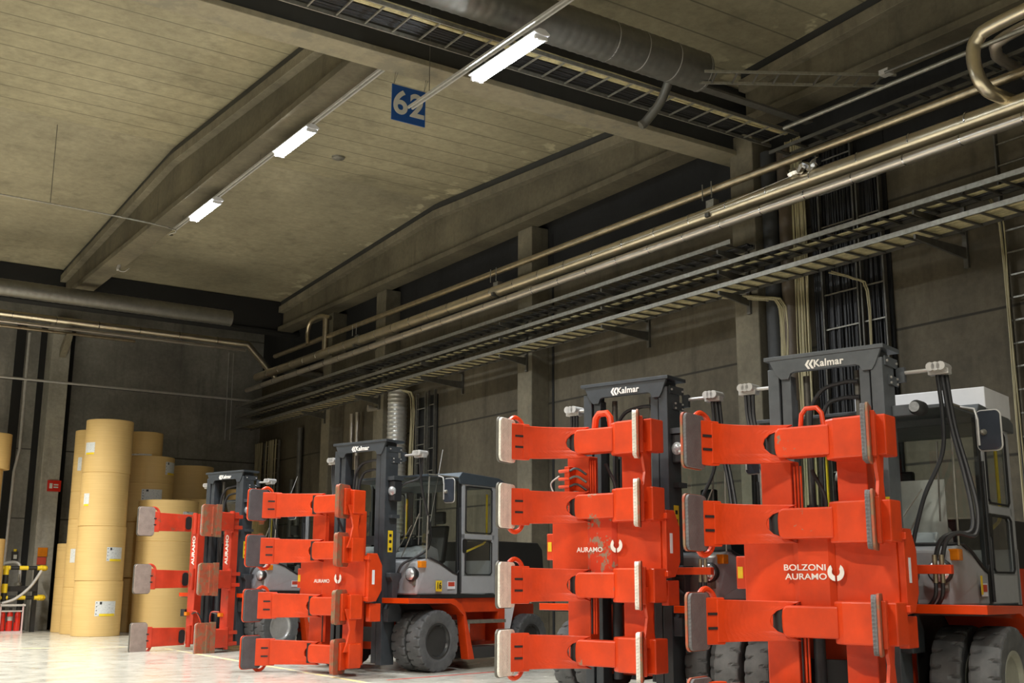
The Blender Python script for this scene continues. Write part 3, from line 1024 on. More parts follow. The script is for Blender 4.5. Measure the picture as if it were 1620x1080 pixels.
# blue sign
r = empty('hanging_sign', (8.34, 15.42, 8.82))
tag(r, 'square blue hanging sign reading 62 under the cross girder', 'sign')
MB().box(-.31, .31, -.008, .008, 0, .61).build('sign_panel', 'sign', r)
text_obj('6', .56, 'digit', 'signw', r, frame4((-.155, -.012, .30), (1, 0, 0), (0, 0, 1)), .003, .012)
text_obj('2', .56, 'digit', 'signw', r, frame4((.155, -.012, .30), (1, 0, 0), (0, 0, 1)), .003, .012)
for x in (-.28, .28):
    MB().tube([(x, 0, .6), (x - .02, -.1, .79)], .004, 5).build('wire', 'dsteel', r)
    MB().tube([(x, 0, .6), (x + .02, -.1, .79)], .004, 5).build('wire', 'dsteel', r)

# ================================================================== BARRIER CORNER
r = empty('pipe_guard', (7.0, 37.5, 0))
tag(r, 'yellow and black striped tube guard rail by the back wall', 'guard rail')


def striped(p, q, rad, n, start, par, nm):
    p, q = Vector(p), Vector(q)
    o = MB().tube([p, q], rad, 12).build(nm, 'black', par)
    for i in range(n):
        if (i + start) % 2 == 0:
            a, b = p + (q - p) * (i / n), p + (q - p) * ((i + 1) / n)
            MB().tube([a, b], rad * 1.04, 12).build('yellow_band', 'yellow', o)
    return o


striped((-.12, 0, 1.9), (1.15, 0, 1.9), .06, 5, 0, r, 'top_rail')
striped((-.12, 0, 1.02), (1.12, 0, 1.02), .06, 5, 0, r, 'bottom_rail')
striped((.02, 0, .9), (.02, 0, 1.96), .085, 4, 1, r, 'post')
for z in (1.9, 1.02):
    MB().tube([(1.0, 0, z), (1.15, .1, z), (1.2, .9, z)], .085, 12).build('elbow', 'yellow', r)
MB().box(.92, 1.04, .35, .5, 0, 1.9).build('leg', 'black', r)
MB().box(-.3, 1.0, .3, .36, 1.2, 1.36).build('cross_plate', 'black', r)
run('grey_hose', smooth_path([(8.0, 37.35, 1.82), (7.7, 37.25, 1.35), (7.3, 37.2, 1.0), (6.93, 37.2, .86)]), .045, 'offw', 'pale grey hose slanting over the striped guard rail', 'hose', None, 8)
run('valve_pipe', smooth_path([(7.2, 38.86, 2.05), (7.45, 38.6, 2.08), (7.6, 38.5, 1.95), (7.6, 38.4, 1.36)]), .05, 'offw', 'short bent pipe above the striped guard rail', 'pipe', None, 10)
r = empty('pipe_valve', (7.55, 38.3, 1.3))
tag(r, 'grey valve with flange behind the striped guard rail', 'valve')
MB().tube([(-.4, 0, 0), (.35, 0, 0)], .06, 12).build('valve_pipe_body', 'offw', r)
MB().lathe([(.05, -.05), (.11, -.04), (.11, .04), (.05, .05)], (0, 0, .12), 2, 16).build('flange', 'gsteel', r)
MB().tube([(0, 0, .1), (0, 0, .42)], .03, 10).build('stem', 'gsteel', r)
r = empty('warning_light', (7.66, 39.74, 2.15))
tag(r, 'small yellow and black alarm box above the guard rail', 'alarm box')
MB().box(-.09, .09, -.06, .06, 0, .28).build('housing', 'black', r)
MB().tube([(0, 0, .28), (0, 0, .36)], .05, 10).build('beacon', 'yellow', r)
MB().box(-.05, .05, -.07, -.06, .05, .18).build('face_plate', 'signw', r)
tag(MB().box(8.16, 8.45, 38.86, 38.895, 2.27, 2.55).build('warning_plate', 'amber'), 'orange plate on the back column above the red plate', 'plate')
tag(MB().box(8.16, 8.43, 38.86, 38.895, 2.02, 2.25).build('warning_plate', 'stred'), 'small red plate on the back column above the guard rail', 'plate')
o = tag(MB().box(8.27, 8.68, 38.84, 38.895, 4.33, 4.68).build('fire_sign', 'extred'), 'red fire equipment sign high on the back column', 'sign')
MB().box(8.33, 8.42, 38.83, 38.84, 4.42, 4.58).build('pictogram', 'signw', o)
MB().box(8.46, 8.60, 38.83, 38.84, 4.52, 4.56).build('pictogram', 'signw', o)
MB().box(8.46, 8.60, 38.83, 38.84, 4.44, 4.48).build('pictogram', 'signw', o)

r = empty('extinguisher_rack', (7.0, 37.3, 0))
tag(r, 'pale metal rack holding fire extinguishers on the floor at far left', 'rack')
MB().box(-.12, .55, -.2, .2, 0, .06).build('base', 'paleframe', r)
for x in (-.1, .52):
    MB().box(x - .02, x + .02, -.2, -.17, .06, .85).build('post', 'paleframe', r)
MB().box(-.12, .58, -.22, -.18, .78, .84).build('front_bar', 'offw', r)
MB().box(-.1, .5, -.22, -.18, .62, .66).build('front_bar', 'offw', r)
for i, x in enumerate((6.99, 7.2, 7.42)):
    e = empty('fire_extinguisher', (x, 37.32, .06))
    tag(e, 'red fire extinguisher in the rack at far left, ' + ('leftmost of three', 'middle one with a pale band', 'rightmost of three')[i], 'fire extinguisher', 'fire extinguishers in the rack')
    MB().lathe([(.085, 0), (.095, .02), (.095, .5), (.06, .58), (.03, .6)], (0, 0, 0), 2, 20).build('cylinder', 'extred', e)
    MB().box(-.02, .06, -.02, .02, .6, .68).build('handle', 'black', e)
    MB().tube(smooth_path([(0, -.03, .62), (-.1, -.08, .5), (-.08, -.1, .25)]), .012, 6).build('hose', 'black', e)
    if i == 1:
        MB().lathe([(.097, .3), (.097, .42)], (0, 0, 0), 2, 20).build('band', 'offw', e)


# ================================================================== FORKLIFTS
def tyre_mesh(R, W, rin, lugs=20):
    """solid tyre about the local y axis, y from -W/2 to W/2, zig-zag shoulder grooves cut in"""
    nt_ = lugs * 10
    ws = [-.5, -.47, -.40, -.32, -.22, -.1, 0, .1, .22, .32, .40, .47, .5]
    vs, fs = [], []

    def rad(w, th):
        base = R - (.018 if abs(w) > .49 else .006 if abs(w) > .46 else 0)
        ph = (th / (2 * PI) * lugs + (.5 if w > 0 else 0)) % 1.0
        aw = abs(w)
        if aw > .12:
            c = .5 + .45 * (aw - .12) * (1 if aw < .30 else 1) - .35 * max(0, aw - .3)
            d = abs(ph - c)
            wid = .07 + .22 * max(0, aw - .22)
            if d < wid:
                return base - .028 * (1 - (d / wid) ** 3) * min(1, (aw - .10) / .1)
        return base
    prof = [(rin, -.40), (rin + .05, -.46), (R * .86, -.5)]
    rows = []
    for r_, w in prof:
        rows.append([(r_, w)] * nt_)
    for w in ws:
        rows.append([(rad(w, 2 * PI * k / nt_), w) for k in range(nt_)])
    for r_, w in ((R * .86, .5), (rin + .05, .46), (rin, .40)):
        rows.append([(r_, w)] * nt_)
    for row in rows:
        for k, (r_, w) in enumerate(row):
            a = 2 * PI * k / nt_
            vs.append((r_ * math.cos(a), w * W, r_ * math.sin(a)))
    m = len(rows)
    for i in range(m):
        j = (i + 1) % m
        for k in range(nt_):
            k2 = (k + 1) % nt_
            fs.append((i * nt_ + k, i * nt_ + k2, j * nt_ + k2, j * nt_ + k))
    return vs, fs


_tm = {}


def wheel(parent, a, b, z, R, W, rim, side, name='tyre'):
    """tyre with its rim as sub-part; side = +1 when the outside faces +b"""
    key = (R, W)
    rin = R * .56
    if key not in _tm:
        vs, fs = tyre_mesh(R, W, rin)
        _tm[key] = MB().add(vs, fs).build(name, 'tyre', parent)
        t = _tm[key]
    else:
        t = _tm[key].copy()
        COL.objects.link(t)
        t.name = name
        t.parent = parent
    t.location = (a, -b, z)
    s = -side  # local y
    prof = [(rin + .012, W * .30 * s), (rin + .012, W * .44 * s), (rin - .02, W * .44 * s), (rin - .05, W * .28 * s), (rin - .07, W * .02 * s), (rin * .62, -W * .06 * s), (rin * .55, W * .0 * s),
            (rin * .5, W * .12 * s), (rin * .22, W * .14 * s), (.02, W * .15 * s)]
    mb = MB().lathe(prof, (0, 0, 0), 1, 40)
    mb.build('rim', rim, t)
    nb = MB()
    for k in range(8):
        an = 2 * PI * k / 8
        nb.tube([(math.cos(an) * rin * .72, -W * .05 * s, math.sin(an) * rin * .72), (math.cos(an) * rin * .72, W * .03 * s, math.sin(an) * rin * .72)], .014, 6)
    nb.build('wheel_nuts', 'dark' if rim == 'rimb' else 'gsteel', t)
    return t


def sheet(path, z0, z1, th, notch=0.0, rows=9, top=None):
    """vertical curved steel band following path (a,b), C-notch of depth `notch` at the path start"""
    P = [Vector((p[0], p[1], 0)) for p in path]
    L = [0]
    for i in range(1, len(P)):
        L.append(L[-1] + (P[i] - P[i - 1]).length)

    def at(s):
        s = max(0, min(L[-1], s))
        for i in range(1, len(P)):
            if s <= L[i] + 1e-9:
                t = (s - L[i - 1]) / max(1e-9, L[i] - L[i - 1])
                p = P[i - 1].lerp(P[i], t)
                d = (P[i] - P[i - 1]).normalized()
                return p, Vector((-d.y, d.x, 0))
    nS = 14
    vs = []
    for side in (0, 1):
        for r in range(rows):
            q = r / (rows - 1)
            z = z0 + (z1 - z0) * q
            u = (q - .5) * 2
            s0 = notch * math.sqrt(max(0, 1 - (u / .8) ** 2)) if abs(u) < .8 else 0
            for k in range(nS):
                s = s0 + (L[-1] - s0) * k / (nS - 1)
                p, nrm = at(s)
                zz = z
                if top:
                    f = s / L[-1]
                    zz = (z0 + z1) / 2 + (z - (z0 + z1) / 2) * (top[0] + (top[1] - top[0]) * f)
                off = nrm * (th if side else 0)
                vs.append((p.x + off.x, p.y + off.y, zz))
    fs = []
    g = lambda sd, r, k: sd * rows * nS + r * nS + k
    for r in range(rows - 1):
        for k in range(nS - 1):
            fs.append((g(0, r, k), g(0, r, k + 1), g(0, r + 1, k + 1), g(0, r + 1, k)))
            fs.append((g(1, r, k), g(1, r + 1, k), g(1, r + 1, k + 1), g(1, r, k + 1)))
    for k in range(nS - 1):
        fs.append((g(0, 0, k), g(1, 0, k), g(1, 0, k + 1), g(0, 0, k + 1)))
        fs.append((g(0, rows - 1, k), g(0, rows - 1, k + 1), g(1, rows - 1, k + 1), g(1, rows - 1, k)))
    for r in range(rows - 1):
        fs.append((g(0, r, 0), g(0, r + 1, 0), g(1, r + 1, 0), g(1, r, 0)))
        fs.append((g(0, r, nS - 1), g(1, r, nS - 1), g(1, r + 1, nS - 1), g(0, r + 1, nS - 1)))
    return vs, fs


def F():
    return MB(flip=True)


def turn(mb, c, deg):
    """turn the mesh about the vertical through c=(a,b); positive swings the front (-a) end to +b"""
    t = math.radians(deg)
    cs, sn = math.cos(t), math.sin(t)
    mb.v = [(c[0] + (x - c[0]) * cs + (y - c[1]) * sn, c[1] - (x - c[0]) * sn + (y - c[1]) * cs, z) for x, y, z in mb.v]
    return mb


def long_arm(root, z, up, p, rise=0.0):
    """curved arm on the left (-b) with its gripping pad; path in (a,b)"""
    path, pad, red, padm = p['lpath'], p['lpad'], p['red'], p['padl']
    sp = [(v.x, v.y) for v in smooth_path([(x, y, 0) for x, y in path], 4)]
    vs, fs = sheet(sp, z - .21, z + .21, p.get('arm_t', .07), notch=.0 if p['kind'] == 3 else .30, top=(.92, 1.0))
    arm = F().add(vs, fs, False).build('long_arm', red, root, .008)
    # end bracket behind the pad
    a1, b1 = path[-1]
    pa, pb_ = pad
    back = -1 if not p.get('flatpad') else -1
    mb = F()
    mb.hexa([(a1 + .10, b1 + .03, z - .23), (a1 + .10, b1 - .05, z - .23), (pa + .0, pb_ - .09, z - .23), (pa + .0, pb_ - .03, z - .23),
             (a1 + .10, b1 + .03, z + .23), (a1 + .10, b1 - .05, z + .23), (pa + .0, pb_ - .09, z + .23), (pa + .0, pb_ - .03, z + .23)])
    mb.build('pad_bracket', red, arm, .01)
    e0, e1 = Vector((a1 + .10, b1 + .03)), Vector((pa, pb_ - .03))
    ang = math.degrees(math.atan2(e0.y - e1.y, e0.x - e1.x))
    for dz in (-.07, .07):
        q = e0.lerp(e1, .42)
        turn(F().box(q.x - .06, q.x + .06, q.y + .0, q.y + .008, z + dz - .013, z + dz + .013), q, -ang).build('slot', 'black', arm)
    s = 1 if up else -1
    lp = [(pa + .08, pb_ - .05, z + s * .18), (pa + .12, pb_ - .04, z + s * .27), (pa + .20, pb_ - .03, z + s * .315), (pa + .29, pb_ - .01, z + s * .28), (pa + .33, pb_ + .02, z + s * .18)]
    F().tube(smooth_path(lp, 4), .030, 8).build('handle_loop', red, arm)
    # pad
    w = p.get('padw', .42)
    ph = p.get('padh', .55)
    rot = p.get('lrot', 0)
    pd = turn(F().prism(rrect(pa, z, w + .02, ph + .02, .07), 1, pb_ - .03, pb_ - .005), pad, rot).build('pad_plate', p.get('padedge', 'dsteel'), root)
    turn(F().prism(rrect(pa, z, w, ph, .065), 1, pb_ - .005, pb_ + .03), pad, rot).build('pad_rubber', padm, pd, .006)
    if p['kind'] == 3:
        F().prism(rrect(-.52, z, .16, .30, .07), 1, path[0][1] + .012, path[0][1] + .03).build('pin_recess', 'black', arm)
    return arm


def short_arm(root, z, p, link_to=None):
    """right hand arm: rounded inner block, wider outer block, pad facing the long arm"""
    red = p['red']
    b0 = -.16
    F().prism([(b0 + .05, z - .155), (.44, z - .155), (.44, z + .155), (b0 + .05, z + .155), (b0 + .01, z + .12), (b0, z + .05), (b0, z - .05), (b0 + .01, z - .12)], 0, -.95, -.74).build('inner_block', p.get('blk', red), root, .02)
    F().tube([(-.80, b0 - .06, z - .165), (-.80, b0 - .06, z + .165)], .095, 14).build('arm_hinge', 'black', root)
    arm = F().prism([(-.66, .38), (-.90, .38), (-.98, .50), (-1.0, .66), (-1.02, .82), (-.95, .90), (-.85, .90), (-.66, .82)], 2, z - .205, z + .205).build('short_arm', red, root, .02)
    pa, pb_ = p['rpad']
    rot = p.get('rrot', 20)
    F().box(pa + .14, pa + .42, pb_ + .02, pb_ + .15, z - .20, z + .20).build('arm_box', red, arm, .015)
    pd = turn(F().prism(rrect(pa, z, .44, .57, .07), 1, pb_ + .03, pb_ + .055), (pa, pb_), rot).build('pad_plate', p['rback'], root, .004)
    turn(F().prism(rrect(pa, z, .43, .55, .065), 1, pb_ - .02, pb_ + .03), (pa, pb_), rot).build('pad_rubber', p['padr'], pd, .006)
    turn(F().box(pa - .05, pa + .20, pb_ + .055, pb_ + .10, z - .22, z + .22), (pa, pb_), rot).build('pad_rib', red, pd, .01)
    return arm


def clamp_four(root, zc, p):
    red = p['red']
    D = tuple(v * p.get('ds', 1.05) for v in (1.245, .46, -.46, -1.235))
    for i, d in enumerate(D):
        long_arm(root, zc + d, i in (0, 2), p)
        short_arm(root, zc + d, p)
    # vertical posts of the clamp frame
    for (b0, b1) in ((-.47, -.12), (.38, .70)):
        F().box(-.66, -.46, b0, b1, zc + .30, zc + 1.15).build('clamp_post', red, root, .012)
        F().box(-.66, -.46, b0, b1, max(.1, zc - 1.45), zc - .30).build('clamp_post', red, root, .012)
    # centre plate with raised middle
    pl = F().box(-.74, -.50, -.66, .98, zc - .31, zc + .31).build('centre_plate', red, root, .012)
    F().prism([(-.74, -.10), (-.79, -.02), (-.79, .30), (-.74, .36)], 2, zc - .37, zc + .37).build('raised_plate', p.get('worn', red), pl, .01)
    F().box(-.70, -.45, -.78, -.66, zc - .17, zc + .17).build('side_lug', red, pl, .01)
    F().box(-.705, -.70, -.76, -.70, zc - .06, zc + .06).build('sticker', 'yellow', pl)
    sp = F()
    sp.add([(-.72, .98, zc - .40), (-.52, .98, zc - .38), (-.40, .98, zc - .2), (-.40, .98, zc + .22), (-.52, .98, zc + .42), (-.72, .98, zc + .42),
            (-.72, 1.05, zc - .40), (-.52, 1.05, zc - .38), (-.40, 1.05, zc - .2), (-.40, 1.05, zc + .22), (-.52, 1.05, zc + .42), (-.72, 1.05, zc + .42)],
           [(0, 1, 2, 3, 4, 5), (11, 10, 9, 8, 7, 6), (0, 6, 7, 1), (1, 7, 8, 2), (2, 8, 9, 3), (3, 9, 10, 4), (4, 10, 11, 5), (5, 11, 6, 0)])
    sp.box(-.77, -.70, .94, 1.09, zc - .38, zc - .31).box(-.77, -.70, .94, 1.09, zc + .31, zc + .38)
    sp.build('side_plate', red, root, .01)
    F().box(-.64, -.58, 1.05, 1.053, zc - .10, zc + .14).build('white_sticker', 'white', root)
    F().box(-.62, -.36, .9, 1.0, zc - .72, zc - .42).build('lower_bracket', red, root, .01)
    # rotator and carriage behind
    F().lathe([(.32, -.46), (.36, -.42), (.36, -.14), (.30, -.10)], (0, .1, zc), 0, 32).build('rotator', 'dark', root)
    F().box(-.14, -.02, -.55, .55, zc - .42, zc + .42).build('carriage', p['mast'], root, .01)
    # link plates between arm pairs
    for z0, z1 in ((zc + .62, zc + 1.1), (zc - 1.08, zc - .62)):
        F().prism([(-1.16, z0 - .12), (-.86, z0 - .12), (-.90, z0 + .10), (-.92, (z0 + z1) / 2), (-.90, z1 - .1), (-.86, z1 + .12), (-1.16, z1 + .12), (-1.08, z1 - .05), (-1.03, (z0 + z1) / 2), (-1.08, z0 + .05)],
                  1, .93, .965).build('link_plate', red, root, .004)
    # hydraulic pipes
    for k, b in enumerate((-.035, .0, .035)):
        F().tube([(-.72, b - .02, zc + .3), (-.72, b - .02, zc + 1.08)], .011, 6).build('hydraulic_pipe', red, root)
        F().tube([(-.72, b - .02, zc - 1.08), (-.72, b - .02, zc - .3)], .011, 6).build('hydraulic_pipe', red if k else 'dark', root)
    # lifting loop on top
    if p['loop']:
        F().tube([(-.80, .06, zc + 1.36), (-.80, .09, zc + 1.60), (-.80, .14, zc + 1.66), (-.80, .26, zc + 1.66), (-.80, .31, zc + 1.60), (-.80, .34, zc + 1.36)], .026 if p['loop'] == 'thin' else .045, 8).build('lifting_loop', red, root)
    if p.get('valve'):
        vb = F().box(-.80, -.66, -.42, -.34, zc + .52, zc + 1.02).build('valve_block', red, root, .01)
        for k in range(5):
            z = zc + .56 + k * .1
            F().tube([(-.8, -.5, z), (-.8, -.33, z)], .022, 8).build('valve_port', red, vb)
            F().tube(smooth_path([(-.8, -.33, z), (-.82, -.2, z + .02), (-.78, -.08, z - .06)]), .016, 6).build('valve_hose', 'dsteel' if k % 2 else 'bcable', vb)
        F().tube(smooth_path([(-.8, -.5, zc + .9), (-.82, -.62, zc + .8), (-.8, -.55, zc + .62)]), .01, 6).build('valve_lead', 'offw', root)
    for (b, z0, z1, o_) in ((.06, zc + .36, zc + 1.05, .12), (-.22, zc - .95, zc - .4, -.1)):
        F().tube(smooth_path([(-.55, b, z0), (-.5, b + o_, (z0 + z1) / 2), (-.55, b, z1)]), .022, 8).build('clamp_hose', 'bcable', root)


def clamp_two_posts(root, zc, p):
    """older clamp: two lettered red posts, three arm pairs"""
    red = p['red']
    for b, nm in ((-.60, 0), (.62, 1)):
        c = F().box(-.32, -.12, b - .13, b + .13, .12, zc + 1.5).build('clamp_post', red, root, .012)
        text_obj('AURAMO', .135, 'lettering', 'logo', c, frame4((-.324, -(b), zc + .66), (0, 0, 1), (0, 1, 0)) if False else
                 frame4((-.324, -b, zc + .66), (0, 0, 1), (0, 1, 0)), .002, .004, 1.15)
    for z in (zc - 1.2, zc + .05, zc + 1.25):
        F().box(-.18, -.05, -.6, .6, z - .1, z + .1).build('cross_bar', p['mast'], root, .01)
    for i, d in enumerate((1.28, 0, -1.28)):
        z = zc + d
        long_arm(root, z, i < 2, p)
        arm = F().prism([(-.32, .50), (-.60, .52), (-.74, .58), (-.92, .70), (-.98, .86), (-.80, .92), (-.34, .86)], 2, z - .20, z + .20).build('short_arm', red, root, .02)
        for (a, b) in ((-.36, .80), (-.36, -.55)):
            F().tube([(a, b, z - .24), (a, b, z + .24)], .055, 12).build('pivot_pin', red, root)
        for dz in (-.12, .12):
            F().box(-.34, -.05, .72, .80, z + dz - .04, z + dz + .04).build('pin_lug', red, root, .005)
        pa, pb_ = p['rpad']
        pd = F().prism(rrect(pa, z, .52, .70, .06), 1, pb_ + .03, pb_ + .075).build('pad_plate', p['rback'], root, .005)
        F().prism(rrect(pa, z, .50, .68, .06), 1, pb_ - .02, pb_ + .03).build('pad_rubber', p['padr'], pd, .006)
        F().box(pa - .02, pa + .02, pb_ + .075, pb_ + .11, z - .3, z + .3).build('pad_rib', p['rback'], pd, .006)
        F().box(pa + .1, pa + .24, pb_ + .05, pb_ + .1, z - .36, z + .36).build('pad_rail', p['rback'], pd, .006)
    for b in (-.66, .56):
        F().box(-.40, -.32, b - .05, b + .05, zc - .82, zc - .74).build('amber_reflector', 'amber', root)
    F().box(-.36, -.28, -.9, -.74, zc - .84, zc - .68).build('side_lamp', 'dark', root)
    for k in range(4):
        s = -1 if k < 2 else 1
        F().tube(smooth_path([(-.34, s * .5, zc - .78 + .06 * (k % 2)), (-.38, s * .25, zc - .75), (-.3, s * .15, zc - .98 - .1 * (k % 2)), (-.25, s * .2, zc - 1.25)]), .018, 6).build('clamp_hose', 'red_old' if k % 2 else 'bcable', root)


def kalmar(root, mast):
    """white double-K mark and name on the header"""
    def chev(x, s):
        vs = []
        pts = [(x + .035, .05), (x, .0), (x + .035, -.05), (x + .062, -.05), (x + .030, 0), (x + .062, .05)]
        mb = F()
        mb.prism([(px, pz + 3.935) for px, pz in pts], 0, -.028, -.021)
        mb.build('maker_mark', 'logo', mast)
    chev(-.20, 1)
    chev(-.155, 1)
    text_obj('Kalmar', .112, 'lettering', 'logo', mast, frame4((-.025, -.075, 3.935), (0, -1, 0), (0, 0, 1)), .003, .0028, 1.02, 1.06)


def forklift(idx, loc, head, zc, p, label):
    root = empty('forklift', (loc[0], loc[1], 0), head)
    tag(root, label, 'forklift', 'grey and red forklifts parked in a row along the right wall')
    mt = p['mast']
    # ---------------- mast
    f = F()
    for s in (-1, 1):
        f.box(0.0, .32, *sorted((s * .535, s * .67)), .12, 3.93)
        f.box(.02, .16, *sorted((s * .40, s * .515)), .15, 3.84)
        f.box(.17, .30, *sorted((s * .45, s * .525)), .15, 3.6)
    mast = f.build('mast', mt, root, .008)
    F().box(-.03, .44, -.70, .70, 4.025, 4.07).build('top_plate', mt, mast, .004)
    hd = [(-.64, 4.025), (-.56, 3.86), (-.50, 3.80), (-.41, 3.80), (-.38, 3.86), (-.34, 3.875), (.38, 3.875), (.42, 3.86), (.45, 3.80), (.56, 3.80), (.60, 3.86), (.67, 4.025)]
    F().prism(hd, 0, -.02, .02).build('header_plate', mt, mast, .004)
    F().box(.02, .34, -.60, .60, 3.93, 4.02).build('cross_member', mt, mast)
    F().box(.22, .32, -.535, .535, 2.2, 2.36).build('rear_cross_member', 'dark', mast)
    F().box(.22, .32, -.535, .535, .5, .75).build('rear_cross_member', 'dark', mast)
    kalmar(root, mast)
    # bolt plates on the mast side
    for z in (3.90, 3.70):
        bp = F().box(.05 if z > 3.8 else .14, .40, .67, .685, z - .05, z + .05).build('bolt_plate', mt, mast)
        for a in (.09 if z > 3.8 else .18, .36):
            for dz in ((0,) if z > 3.8 else (-.03, .03)):
                F().tube([(a, .685, z + dz), (a, .70, z + dz)], .014, 6).build('bolt', 'offw', bp)
    # lift cylinders, chains
    for b in (-.30, .30):
        F().tube([(.22, b, .3), (.22, b, 2.4)], .065, 14).build('lift_cylinder', mt, mast)
        F().tube([(.22, b, 2.4), (.22, b, 3.85)], .038, 12).build('piston_rod', 'dsteel', mast)
    F().lathe([(.10, .12), (.12, .13), (.12, .19), (.10, .20)], (-.02, .0, 2.62 if idx > 2 else 2.5), 1, 20).build('chain_wheel', 'dsteel', mast)
    for b in (.135, .185):
        F().box(-.16, -.13, b - .012, b + .012, zc + .3, 2.62).build('lift_chain', 'black', mast)
    F().tube(smooth_path([(.1, -.2, 1.5), (.08, -.22, 3.2), (.1, -.1, 3.62), (.15, .15, 3.72), (.15, .33, 3.72)]), .025, 8).build('mast_hose', 'bcable', mast)
    F().tube(smooth_path([(.12, -.12, 1.5), (.1, -.12, 3.0), (.12, -.05, 3.45), (.17, .12, 3.55), (.17, .33, 3.55)]), .025, 8).build('mast_hose', 'bcable', mast)
    # hose reel arms left and right
    for s in (1, -1):
        aa = F().box(.38, .44, *sorted((s * .67, s * .76)), 3.70, 3.86).build('hose_arm_plate', mt, mast)
        F().tube([(.41, s * .74, 3.80), (.41, s * 1.10, 3.80)], .022, 8).build('hose_arm', 'offw', aa)
        F().box(.36, .47, *sorted((s * 1.02, s * 1.24)), 3.74, 3.80).build('hose_clamp', 'offw', aa, .006)
        for k in range(3):
            F().tube([(.30, s * (1.07 + k * .055), 3.82), (.52, s * (1.07 + k * .055), 3.82)], .048, 12).build('hose_guide', 'offw', aa)
        if s > 0:
            h1 = [(.42, 1.10, 3.78), (.44, 1.12, 3.3), (.46, 1.08, 2.9), (.40, .90, 2.5), (.34, .80, 2.15), (.32, .74, 1.9)]
            h2 = [(.44, 1.14, 3.78), (.44, 1.20, 3.2), (.42, 1.30, 2.7), (.34, 1.38, 2.3), (.26, 1.38, 2.08), (.16, 1.22, 2.05), (.10, 1.12, 1.98), (.08, 1.06, 1.8)]
            h3 = [(.46, 1.18, 3.78), (.47, 1.23, 3.2), (.44, 1.34, 2.7), (.36, 1.43, 2.3), (.26, 1.42, 2.04), (.16, 1.28, 2.06), (.10, 1.18, 1.98), (.08, 1.13, 1.8)]
            if idx in (3, 4):
                for h in (h1, h2, h3):
                    F().tube(smooth_path(h), .024, 8).build('hydraulic_hose', 'bcable', root)
                F().box(.0, .08, .70, 1.24, 1.65, 1.74).build('hose_support', p['red'], root, .004)
                for b in (1.06, 1.13):
                    F().tube([(.06, b, 1.56), (.06, b, 1.84)], .026, 8).build('hose_fitting', 'bpipe', root)
                    F().tube(smooth_path([(.06, b, 1.6), (.06, b - .02, 1.42), (.1, b - .15, 1.3), (.1, .78, 1.36), (.05, .7, 1.45)]), .022, 8).build('hydraulic_hose', 'bcable', root)
            else:
                F().tube(smooth_path([(.42, 1.10, 3.78), (.5, 1.1, 3.2), (.62, 1.12, 2.8), (.72, 1.12, 2.45), (.70, 1.1, 2.15), (.5, 1.0, 1.98), (.3, .85, 1.85), (.25, .74, 1.6)]), .024, 8).build('hydraulic_hose', 'bcable', root)
                F().tube(smooth_path([(.44, 1.16, 3.78), (.45, 1.1, 3.4), (.3, .8, 3.25), (.28, .72, 3.0)]), .018, 8).build('hydraulic_hose', 'bcable', root)
        else:
            for k in range(3):
                F().tube(smooth_path([(.40, -1.07 - k * .05, 3.78), (.38, -1.05 - k * .04, 3.4), (.3, -.9 - k * .03, 2.9), (.25, -.75, 2.4)]), .022, 8).build('hydraulic_hose', 'bcable', root)
    # mast light brackets
    lb = F().box(.18, .30, .67, .98 if idx == 4 else .80, 3.30, 3.42).build('lamp_bracket', mt, mast, .01)
    if idx == 4:
        F().lathe([(.07, .22), (.08, .20), (.08, .06), (.05, .02)], (0, .98, 3.36), 0, 18).build('work_lamp', 'dark', lb)
        F().lathe([(.055, -.005), (.05, .03), (.03, .05)], (.0, .98, 3.36), 0, 18).build('lamp_glass', 'lens', lb)
    else:
        F().box(.05, .30, .67, .84, 3.33, 3.40).build('lamp_shelf', mt, lb)
        F().box(.08, .28, .67, .82, 2.96, 3.33).build('lamp_housing', 'dark', lb, .02)
        F().lathe([(.085, .03), (.08, .0), (.04, -.02)], (.07, .755, 3.14), 0, 18).build('lamp_glass', 'lens', lb)
        F().box(.10, .30, .67, .76, 2.66, 2.72).build('lamp_shelf', mt, lb)
    F().box(.0 - .004, .0, .58, .66, 2.06, 2.44).build('warning_sticker', 'yellow', mast) if idx == 4 else \
        F().box(.10, .22, .67, .674, 2.06, 2.44).build('warning_sticker', 'yellow', mast)
    st = mast
    for k, z in enumerate((2.36, 2.25, 2.12)):
        (F().box(-.006, -.004, .60, .64, z - .03, z + .02) if idx == 4 else F().box(.13, .19, .674, .676, z - .03, z + .02)).build('sticker_mark', 'black', st)
    # mast foot hanger
    F().prism([(.06, 1.70), (.34, 1.70), (.34, 1.62), (.26, 1.55), (.24, 1.22), (.36, 1.08), (.36, .86), (.02, .86), (.02, 1.08), (.12, 1.25), (.12, 1.55), (.06, 1.62)], 1, .67, .80).build('tilt_hanger', 'mast1', mast, .01)
    if 'mz' in p:
        for o in [mast] + [c for c in root.children if c.name.startswith('hydraulic_hose')]:
            o.scale = (1, 1, p['mz'])
    # ---------------- clamp
    if p['kind'] == 4:
        clamp_four(root, zc, p)
    else:
        clamp_two_posts(root, zc, p)
    if idx in (3, 4):
        text = p.get('brand')
    # ---------------- chassis
    CW = 1.15
    ch = F()
    ch.add([(a, s, z) for s in (-.72, .72) for a, z in ((.45, .35), (.45, 1.26), (3.6, 1.26), (3.7, 1.15), (4.3, 1.12), (4.3, .7), (3.3, .38))],
           [(0, 1, 2, 3, 4, 5, 6), (13, 12, 11, 10, 9, 8, 7)] + [(i, (i + 1) % 7, 7 + (i + 1) % 7, 7 + i) for i in range(7)])
    ch.build('chassis', p['body'], root, .01)
